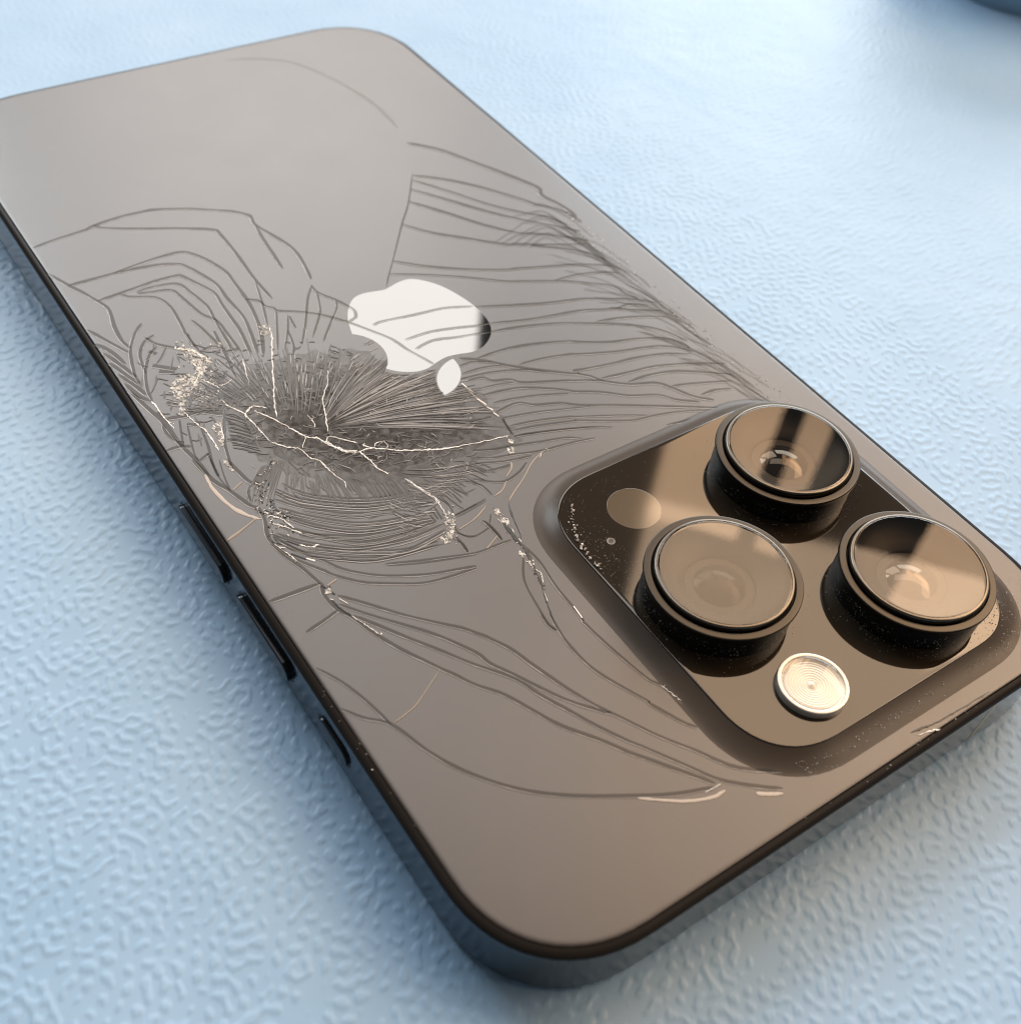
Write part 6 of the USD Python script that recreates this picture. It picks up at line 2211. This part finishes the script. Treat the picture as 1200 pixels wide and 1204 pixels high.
w -3075 -737 -3079 -768 -3091 -763 -3096 -760 -3101 -759
w -3041 1433 -3043 1432 -3045 1428 -3046 1430
w -2894 -577 -2889 -580 -2905 -600 -2905 -591
w -3034 1905 -3036 1896 -3045 1900
w -3086 2475 -3077 2475 -3089 2465
w -3099 2680 -3095 2682 -3096 2677 -3101 2673 -3105 2679
w -3064 72 -3072 69 -3075 72
w -2884 -640 -2877 -637 -2914 -660
w -2976 1525 -2972 1507 -2985 1507
w -3085 1237 -3083 1238 -3092 1236
w -3124 3021 -3114 3021 -3112 3010 -3118 3009 -3122 3008
w -3038 840 -3039 842 -3040 830 -3043 831
w -2926 2190 -2915 2185 -2943 2172 -2949 2166
w -2947 -207 -2936 -201 -2928 -215
w -2929 291 -2926 291 -2927 278 -2933 274 -2937 272
w -2927 2493 -2941 2492 -2946 2510
w -3001 1847 -2993 1855 -2993 1825 -3004 1833 -3015 1835
w -3079 2202 -3074 2203 -3081 2193
w -2965 2575 -2967 2579 -2969 2571
w -2994 2144 -3003 2141 -3003 2143
w -3092 2259 -3090 2252 -3090 2250
w -2950 1851 -2953 1845 -2965 1844
w -3077 3238 -3078 3236 -3080 3228 -3090 3230
w -3105 2730 -3101 2726 -3098 2722 -3111 2714 -3120 2703
w -3100 -939 -3091 -945 -3092 -955 -3110 -954
w -2958 324 -2961 319 -2976 309
w -2940 3090 -2937 3088 -2939 3083 -2940 3086
w -2917 540 -2921 523 -2924 522 -2925 523
w -3075 1199 -3072 1181 -3081 1179 -3083 1186 -3084 1190
w -2908 -241 -2890 -240 -2902 -261
w -3088 -573 -3092 -562 -3103 -557
w -2934 1536 -2916 1540 -2912 1534 -2918 1523 -2941 1532
w -3080 371 -3077 370 -3086 352
w -3130 3179 -3123 3177 -3130 3172
w -2871 -499 -2877 -503 -2901 -513 -2907 -504 -2902 -502
w -2948 3461 -2945 3458 -2944 3458 -2944 3455 -2956 3447
w -2922 -478 -2940 -486 -2938 -480
w -3022 -1014 -2995 -1017 -3003 -1031 -3003 -1033 -3035 -1029
w -3076 2752 -3091 2735 -3097 2744
w -3015 2074 -3009 2077 -3008 2074
w -3049 -164 -3053 -166 -3060 -166 -3061 -162
w -2968 2785 -2957 2780 -2972 2771
w -3050 1714 -3040 1698 -3042 1697 -3061 1691 -3060 1692
w -3021 -713 -3017 -713 -3006 -717
w -2941 -923 -2925 -929 -2935 -948 -2947 -951 -2947 -941
w -2983 974 -2976 975 -2968 963 -2970 961 -2972 961
w -3095 1682 -3087 1679 -3095 1675
w -3107 2785 -3104 2787 -3100 2789 -3098 2779
w -3065 3089 -3062 3081 -3064 3081 -3070 3083
w -3102 2784 -3120 2780 -3123 2791
w -3006 1380 -3002 1377 -2996 1380 -2999 1360
w -3037 -1140 -3032 -1136 -3019 -1157 -3031 -1163
w -3009 -306 -3001 -314 -3007 -317 -3008 -319
w -2932 1206 -2927 1205 -2937 1197 -2940 1201 -2943 1208
w -2899 2153 -2899 2153 -2895 2156 -2901 2143
w -3077 1816 -3071 1807 -3083 1794 -3086 1791
w -3077 690 -3066 680 -3083 680 -3088 687
w -3059 50 -3088 25 -3090 44 -3089 49
w -3028 374 -3037 344 -3039 344
w -3074 -715 -3079 -722 -3101 -730 -3099 -728 -3098 -726
w -2985 44 -2982 44 -2973 43 -2975 41 -2982 36
w -2935 2672 -2944 2666 -2951 2672
w -3000 1938 -2998 1937 -3005 1932 -3009 1929
w -2912 -960 -2912 -959 -2911 -971 -2915 -969
w -3072 1720 -3079 1716 -3075 1704 -3086 1697 -3109 1705
w -2936 1350 -2922 1355 -2920 1348
w -3003 -602 -2984 -611 -3007 -620 -3011 -618
w -3083 113 -3074 119 -3068 108 -3079 100 -3079 102
w -2928 1276 -2902 1276 -2909 1270 -2904 1264 -2925 1254
w -2915 1689 -2904 1681 -2911 1679 -2922 1681 -2920 1682
w -3068 685 -3057 684 -3070 676 -3070 682
w -2936 2513 -2932 2506 -2949 2508 -2950 2509
w -2953 -66 -2953 -67 -2955 -77 -2958 -74 -2962 -69
w -2978 3253 -2977 3252 -2974 3250 -2975 3248
w -2910 1700 -2908 1701 -2906 1697 -2898 1697 -2913 1688
w -2897 -171 -2893 -169 -2902 -177
w -2918 1022 -2915 1026 -2916 1003 -2928 1009
w -3012 367 -2987 361 -3020 330 -3020 335 -3028 347
w -2898 1975 -2891 1975 -2916 1955 -2918 1956
w -2993 -184 -2997 -192 -3009 -175
w -2899 -392 -2879 -403 -2904 -403
w -3053 7 -3048 2 -3042 -2 -3063 -10 -3066 -5
w -3006 2504 -2993 2504 -2998 2495 -3009 2498
w -2964 2340 -2959 2342 -2948 2331 -2960 2327
w -3040 2702 -3064 2692 -3062 2696 -3061 2696 -3063 2701
w -3066 -132 -3048 -131 -3045 -144 -3045 -146
w -3095 2949 -3083 2944 -3092 2937 -3097 2929 -3104 2945
w -2920 3025 -2914 3017 -2920 3013 -2917 3009 -2934 3017
w -2950 3158 -2947 3156 -2938 3160 -2946 3147
w -3112 1052 -3096 1030 -3114 1041
w -3050 -422 -3052 -425 -3049 -425 -3061 -432 -3058 -427
w -2960 1161 -2946 1155 -2951 1153
w -3113 2852 -3104 2849 -3105 2848 -3107 2842
w -2972 -33 -2972 -32 -2965 -28 -2963 -33 -2973 -37
w -3023 273 -3025 275 -3019 265 -3022 265
w -2947 -1080 -2952 -1081 -2960 -1080 -2958 -1078
w -3020 -518 -3028 -528 -3031 -526 -3029 -523 -3023 -522
w -3064 -623 -3085 -637 -3091 -636
w -2898 18 -2900 14 -2900 14 -2899 13 -2907 12
w -3065 -1187 -3050 -1201 -3070 -1200
w -2948 109 -2943 110 -2930 111
w -3074 -469 -3087 -491 -3096 -495
w -2945 1988 -2920 1979 -2942 1968 -2942 1983
w -3096 1001 -3106 993 -3110 998 -3115 998 -3116 1001
w -3067 2705 -3070 2700 -3076 2695 -3094 2700 -3088 2701
w -3094 3185 -3087 3184 -3085 3179 -3092 3176 -3094 3176
w -3063 -833 -3063 -835 -3074 -844 -3074 -840
w -3085 -411 -3081 -415 -3075 -434 -3094 -452
w -2931 -208 -2931 -212 -2942 -218"""
FILM="""2628 152 2680 183 2731 214 2728 285 2726 355 2730 414 2733 472 2729 526 2725 580 2722 633 2718 686 2725 735 2733 785 2744 832 2756 879 2735 914 2715 950 2694 985 2702 1035 2709 1086 2678 1119 2646 1152 2615 1185 2595 1222 2575 1259 2555 1295 2543 1337 2531 1379 2519 1421 2476 1452 2432 1483 2389 1514 2361 1552 2334 1589 2306 1625 2278 1663 2250 1701 2222 1739 2196 1777 2169 1815 2143 1853 2116 1891 2090 1929 2064 1967 2033 1995 2001 2023 1969 2051 1940 2090 1910 2130 1880 2169 1842 2183 1804 2196 1766 2210 1729 2219 1692 2227 1655 2236 1612 2253 1568 2270 1525 2287 1480 2289 1435 2291 1389 2292 1341 2309 1292 2326 1244 2343 1194 2354 1145 2364 1095 2375 1048 2366 1001 2357 953 2348 909 2334 864 2321 819 2307 767 2268 715 2228 664 2225 612 2223 561 2220 510 2228 459 2237 409 2245 358 2253 310 2242 262 2230 214 2219 156 2215 97 2212 38 2208 46 2163 54 2117 84 2075 114 2034 143 1992 91 2002 38 2012 -15 2022 16 1978 48 1934 79 1890 37 1842 -5 1794 29 1746 63 1698 97 1650 131 1602 84 1548 37 1494 18 1422 0 1351 29 1308 58 1265 88 1222 117 1179 148 1130 179 1081 243 1130 244 1131 246 1132 247 1132 248 1133 293 1149 338 1166 339 1166 340 1167 341 1167 381 1170 421 1172 422 1172 423 1172 424 1172 425 1172 426 1171 427 1171 427 1170 428 1169 428 1168 429 1167 429 1166 429 1165 429 1163 425 1099 422 1035 422 1034 422 1032 421 1031 401 967 381 903 380 901 380 900 379 899 378 897 337 835 296 773 295 771 294 770 293 769 292 768 291 768 287 764 292 756 321 729 350 702 412 697 475 692 476 692 477 692 515 679 553 666 592 653 592 653 593 652 637 623 680 594 724 564 725 564 764 525 803 487 803 486 804 486 804 485 805 484 805 482 805 481 805 480 805 479 805 477 804 476 804 475 803 473 803 472 802 471 801 469 800 468 800 467 799 466 752 421 706 376 684 335 661 293 716 300 749 262 782 224 785 147 788 69 832 44 877 18 903 -18 929 -54 955 -89 1004 -85 1053 -81 1102 -77 1144 -79 1187 -81 1229 -83 1258 -142 1287 -201 1316 -259 1362 -250 1407 -240 1453 -230 1494 -252 1536 -274 1577 -296 1619 -300 1660 -305 1702 -309 1762 -306 1823 -303 1866 -305 1908 -308 1951 -311 2001 -333 2051 -354 2101 -376 2143 -371 2185 -367 2227 -363 2274 -311 2321 -260 2366 -205 2411 -151 2460 -141 2509 -131 2557 -121 2616 -83 2674 -46 2659 20 2643 86
2493 271 2537 298 2582 326 2565 376 2549 427 2533 477 2585 500 2638 522 2624 576 2611 630 2587 669 2564 709 2540 748 2567 784 2595 820 2598 863 2602 906 2566 938 2531 971 2495 1003 2509 1045 2524 1086 2499 1129 2474 1172 2454 1221 2433 1270 2407 1301 2382 1333 2356 1364 2329 1395 2302 1425 2274 1455 2241 1480 2207 1504 2173 1529 2161 1571 2150 1614 2139 1656 2117 1692 2096 1727 2074 1762 2051 1796 2029 1830 2006 1864 1981 1897 1957 1930 1933 1963 1879 1971 1825 1979 1796 2003 1766 2027 1737 2051 1707 2077 1677 2103 1647 2129 1589 2104 1532 2079 1476 2079 1420 2080 1378 2105 1335 2130 1292 2154 1240 2138 1187 2122 1136 2141 1085 2161 1035 2180 989 2141 944 2102 887 2088 830 2073 776 2082 723 2090 669 2098 614 2079 558 2059 512 2055 466 2051 420 2046 369 2045 317 2043 265 2042 299 1996 333 1950 367 1904 341 1866 349 1807 288 1808 227 1810 254 1758 282 1705 309 1653 310 1595 310 1538 305 1481 300 1424 273 1367 246 1309 281 1275 316 1240 351 1205 386 1170 421 1172 422 1172 423 1172 424 1172 425 1172 426 1171 427 1171 427 1170 428 1169 428 1168 429 1167 429 1166 429 1165 429 1163 425 1099 422 1035 422 1034 422 1032 421 1031 401 967 381 903 380 901 380 900 379 899 378 897 364 876 400 851 436 827 473 803 506 759 540 715 593 698 645 681 698 664 728 623 758 582 759 533 762 527 803 487 803 486 804 486 804 485 805 484 805 482 805 481 805 480 805 479 805 477 804 476 804 475 803 473 803 472 802 471 801 469 800 468 800 467 799 466 750 419 784 407 818 395 858 373 897 351 927 321 957 292 969 235 980 177 1036 177 1093 177 1141 159 1189 142 1214 108 1239 74 1264 40 1311 4 1358 -31 1416 -13 1473 6 1507 -15 1541 -36 1575 -57 1628 -74 1680 -90 1718 -107 1755 -124 1793 -140 1841 -113 1889 -86 1930 -55 1972 -23 2010 -52 2048 -81 2086 -109 2124 -138 2145 -61 2166 16 2210 16 2254 16 2297 16 2328 68 2359 120 2390 166 2421 212 2457 242
2353 395 2343 453 2333 511 2377 575 2375 619 2373 662 2413 680 2453 699 2430 747 2406 794 2438 861 2439 897 2440 934 2407 962 2374 989 2342 1017 2362 1052 2383 1086 2354 1109 2325 1132 2296 1155 2292 1197 2289 1239 2250 1277 2212 1314 2174 1348 2136 1383 2121 1432 2107 1481 2061 1507 2015 1533 2003 1593 1991 1653 1963 1696 1935 1739 1893 1755 1852 1770 1815 1795 1778 1819 1740 1834 1701 1849 1665 1878 1629 1906 1583 1917 1537 1928 1502 1948 1468 1969 1433 1989 1393 1955 1352 1920 1317 1933 1282 1946 1247 1958 1194 1960 1140 1962 1098 1941 1055 1920 1015 1925 975 1929 934 1933 901 1903 868 1873 824 1860 779 1846 723 1859 668 1872 612 1885 595 1848 579 1811 525 1822 470 1833 476 1780 507 1746 537 1711 568 1677 520 1677 472 1677 497 1633 523 1589 548 1545 543 1500 539 1455 549 1405 559 1355 572 1303 586 1252 602 1200 617 1147 610 1094 603 1042 582 982 560 922 596 883 632 844 678 829 724 814 771 798 796 762 821 725 848 690 876 655 865 605 915 598 916 555 968 534 999 516 1031 498 1040 456 1050 414 1060 365 1069 316 1127 335 1184 353 1219 328 1253 304 1295 298 1336 292 1372 261 1407 231 1448 213 1489 196 1531 161 1573 126 1614 145 1655 165 1699 148 1742 131 1788 121 1834 111 1882 102 1929 92 1955 135 1980 178 2034 166 2088 154 2120 191 2151 229 2197 245 2243 262 2255 315 2268 369 2310 382
2107 610 2165 637 2211 680 2229 737 2202 779 2175 821 2170 877 2202 922 2209 974 2177 1005 2146 1035 2181 1086 2168 1114 2155 1142 2136 1173 2116 1203 2081 1229 2045 1255 2034 1290 2023 1325 1981 1342 1939 1359 1924 1394 1910 1429 1887 1456 1864 1484 1847 1519 1830 1555 1807 1583 1785 1611 1756 1627 1727 1642 1696 1648 1666 1654 1641 1692 1615 1730 1580 1714 1544 1699 1507 1721 1469 1744 1429 1761 1388 1778 1352 1774 1315 1770 1289 1740 1262 1711 1219 1717 1175 1724 1122 1681 1078 1683 1034 1686 992 1683 950 1681 906 1678 863 1675 810 1642 762 1634 776 1607 790 1580 787 1547 759 1522 779 1477 800 1432 814 1391 829 1351 779 1296 788 1256 797 1217 804 1176 811 1135 813 1093 815 1052 831 1011 847 969 879 943 911 917 940 894 969 871 1000 849 1032 827 1054 804 1076 781 1068 745 1077 720 1102 708 1108 664 1142 621 1184 589 1220 551 1239 524 1259 498 1288 480 1316 462 1350 459 1384 457 1415 452 1446 447 1478 440 1509 433 1570 442 1602 418 1633 393 1667 373 1701 352 1760 379 1797 364 1835 349 1867 353 1898 356 1944 410 2005 443 2044 503 2092 548"""
KIND = {'d': (M_crack, .0, None), 'f': (M_faint, 0., 'faint crack'), 'w': (M_white, .75, 'white crushed crack'), 'h': (M_pale, .12, 'pale crack edge catching the light'), 't': (M_tan, .1, 'tan crack'), 'k': (M_dark, .3, 'black open crack')}
zc = T + .016; glints = []
for ln in CRACKS.strip().splitlines():
    k, w, *q = ln.split(); q = nums(q); w = int(w) / 1000; zc += .00008
    if k == 'W':
        pg = Polygon(smooth_line(q, 3, True)).buffer(0); x0, y0, x1, y1 = pg.bounds; bits = []
        while len(bits) < 6 + 9 * pg.area / .25:
            c = rng.uniform((x0, y0), (x1, y1))
            if not pg.contains(Point(*c)): continue
            n = rng.integers(3, 6); a = np.sort(rng.uniform(0, 2 * np.pi, n)); r = rng.uniform(.06, .3) * rng.uniform(.5, 1.1, n)
            el = c + np.c_[r * np.cos(a) * .8, r * np.sin(a) * 1.3]; z = T + .03 + rng.uniform(0, .03)
            bits.append((np.vstack([np.c_[el, z + rng.normal(0, .012, n)], np.r_[c, z + rng.uniform(.01, .06)]]), np.c_[np.arange(n), (np.arange(n) + 1) % n, np.full(n, n)]))
        obj(GL, 'glass_shard', join(bits), M_patch, label='white crushed patch of glass')
        continue
    m, jag, lab = KIND[k]
    p = smooth_line(q, 6)
    if jag >= .3:
        p = smooth_line(q, 9); p = p + rng.normal(0, .022, p.shape)
    keys = {'label': lab} if lab else {}
    if k == 'd' and w > .2:
        d_ = np.gradient(p, axis=0); d_ /= np.maximum(np.linalg.norm(d_, axis=1, keepdims=True), 1e-9); n_ = np.c_[-d_[:, 1], d_[:, 0]]; n_ *= np.sign(n_ @ [.55, .83])[:, None]
        glints.append(ribbon(p + n_ * w * .85, w * .22, zc + .004, tent=.004, jag=.6))
    obj(GL, 'crack', ribbon(p, w * {'d': 1.3, 'w': .5}.get(k, 1), zc + (.02 if k in 'wk' else 0), tent=.012, jag=jag), m, **keys)
fine = {'x': [], 'l': [], 'e': []}
for i, ln in enumerate(FINE.strip().splitlines()):
    k, w, *q = ln.split(); fine[k].append(ribbon(smooth_line(nums(q), 4 if k == 'e' else 2), int(w) / 1000 * (1.5 if k == 'e' else 1), T + .040 + (i % 60) * .0001, tent=.006, jag=.25))
obj(GL, 'fine_cracks', join(fine['x']), M_fine, kind='stuff', label='dense fine dark cracks around the point of impact')
obj(GL, 'fine_glints', join(fine['l'] + glints), M_glint, kind='stuff', label='thin light glints between the fine cracks')
obj(GL, 'edge_cracks', join(fine['e']), M_edge, kind='stuff', label='merging cracks that run along the long edge')
ch = {'w': [], 'b': []}
for ln in CHIPS.strip().splitlines():
    k, *q = ln.split(); q = nums(q); n = len(q); c = q.mean(0)
    h = rng.uniform(.03, .12); z = T + .03
    top = np.r_[c + rng.normal(0, .05, 2), z + h]
    v = np.vstack([lift(q, z), top]); a = np.arange(n)
    ch[k].append((v, np.c_[a, (a + 1) % n, np.full(n, n)]))
obj(GL, 'glass_crumbs', join(ch['w']), M_white, kind='stuff', label='white crumbs of crushed glass along the cracks')
obj(GL, 'open_chips', join(ch['b']), M_dark, kind='stuff', label='black open chips along the jagged crack')
for i, ln in enumerate(FILM.strip().splitlines()):
    pg = Polygon(nums(ln.split())).buffer(0); pg = max(getattr(pg, 'geoms', [pg]), key=lambda h: h.area)
    vv, ff = trimesh.creation.triangulate_polygon(pg, engine='earcut')
    obj(GL, 'crushed_zone', (lift(vv, T + .0140 + .0003 * i), ff), M_film, label='zone of pulverised glass, darker than the rest')

# ---------------------------------------------------------------- glass dust lying about
dust = []
def crumb(x, y, z, r):
    t = np.array([[1, 0, 0], [-1, 0, 0], [0, 1, 0], [0, -1, 0], [0, 0, 1], [0, 0, -1]], float) * rng.uniform(.5, 1.2, (6, 1)) * r
    rot = trimesh.transformations.random_rotation_matrix(rng.random(3))[:3, :3]
    dust.append((t @ rot.T + [x, y, z + r * .6], np.array([[0, 2, 4], [2, 1, 4], [1, 3, 4], [3, 0, 4], [2, 0, 5], [1, 2, 5], [3, 1, 5], [0, 3, 5]])))
EDGE = [(1.9, 33.3), (2.8, 34.2), (3.6, 35.2), (4.2, 36.6), (4.5, 37.6), (4.9, 39.5), (4.9, 40.6), (4.9, 42.2)]
for i in range(46):
    u = rng.uniform(0, 6.99); k = int(u); a, b2 = EDGE[k], EDGE[k + 1]; t = u - k
    crumb(a[0] + (b2[0] - a[0]) * t + rng.normal(0, .15), a[1] + (b2[1] - a[1]) * t + rng.normal(0, .15), ZP, rng.uniform(.08, .24))
def scatter(n, fn, r):
    for i in range(n):
        x, y, z = fn(); crumb(x, y, z, r * rng.uniform(.4, 1.5))
scatter(220, lambda: (rng.uniform(1, 5), 40 + rng.normal(0, 3.2), ZP), .035)
scatter(90, lambda: (rng.uniform(-6, 5), 32 + abs(rng.normal(0, 1.2)), ZP), .03)
for cx, cy, _ in LENS:
    for i in range(190):
        a = rng.uniform(0, 2 * np.pi); r = 7.7 + abs(rng.normal(0, .7)); crumb(cx + r * math.cos(a), cy + r * math.sin(a), ZP, rng.uniform(.015, .05))
    for i in range(230):
        a = rng.uniform(-.6, 2.6); crumb(cx + 7.62 * math.cos(a), cy + 7.62 * math.sin(a), rng.uniform(ZP, ZP + 1.9), rng.uniform(.015, .06))
def inplat(): return (rng.uniform(PX0 + 1, PX1 - 1), rng.uniform(PY0 + 1, PY1 - 1), ZP)
scatter(420, inplat, .022)
scatter(320, lambda: (rng.uniform(-28, 3), 69.3 + rng.normal(0, .6), T + .35), .055)
scatter(260, lambda: (-26 + rng.normal(0, 2.6), 66 + rng.normal(0, 1.4), ZP), .05)
scatter(60, lambda: (-12 + rng.normal(0, 1.6), 49.5 + rng.normal(0, 3), ZP), .035)
scatter(60, lambda: (rng.uniform(-33, 34), rng.uniform(20, 73), T + .01), .025)
scatter(26, lambda: (35.0 + rng.normal(0, .2), rng.uniform(38, 56), 7.6), .08)
scatter(30, lambda: (rng.uniform(-30, 10), 72.9 + rng.normal(0, .2), 7.7), .06)
p = obj('/World', 'glass_dust', join(dust), M_dust, kind='stuff', label='tiny white splinters of glass dusted over the lens plateau and phone edge', category='glass dust')

# ---------------------------------------------------------------- a dark blue thing at the far corner
n = 72
prof = [(0, 31.0), (22, 31), (25.5, 30), (27.3, 27.5), (28, 24), (28, -.2)]
obj('/World', 'blue_object', lathe([(max(r, .01), z) for r, z in prof][::-1], -185, -52, n, cap1=True), M_blue, smooth=30, label='dark blue rounded object, out of focus, cut off by the top right corner', category='object')
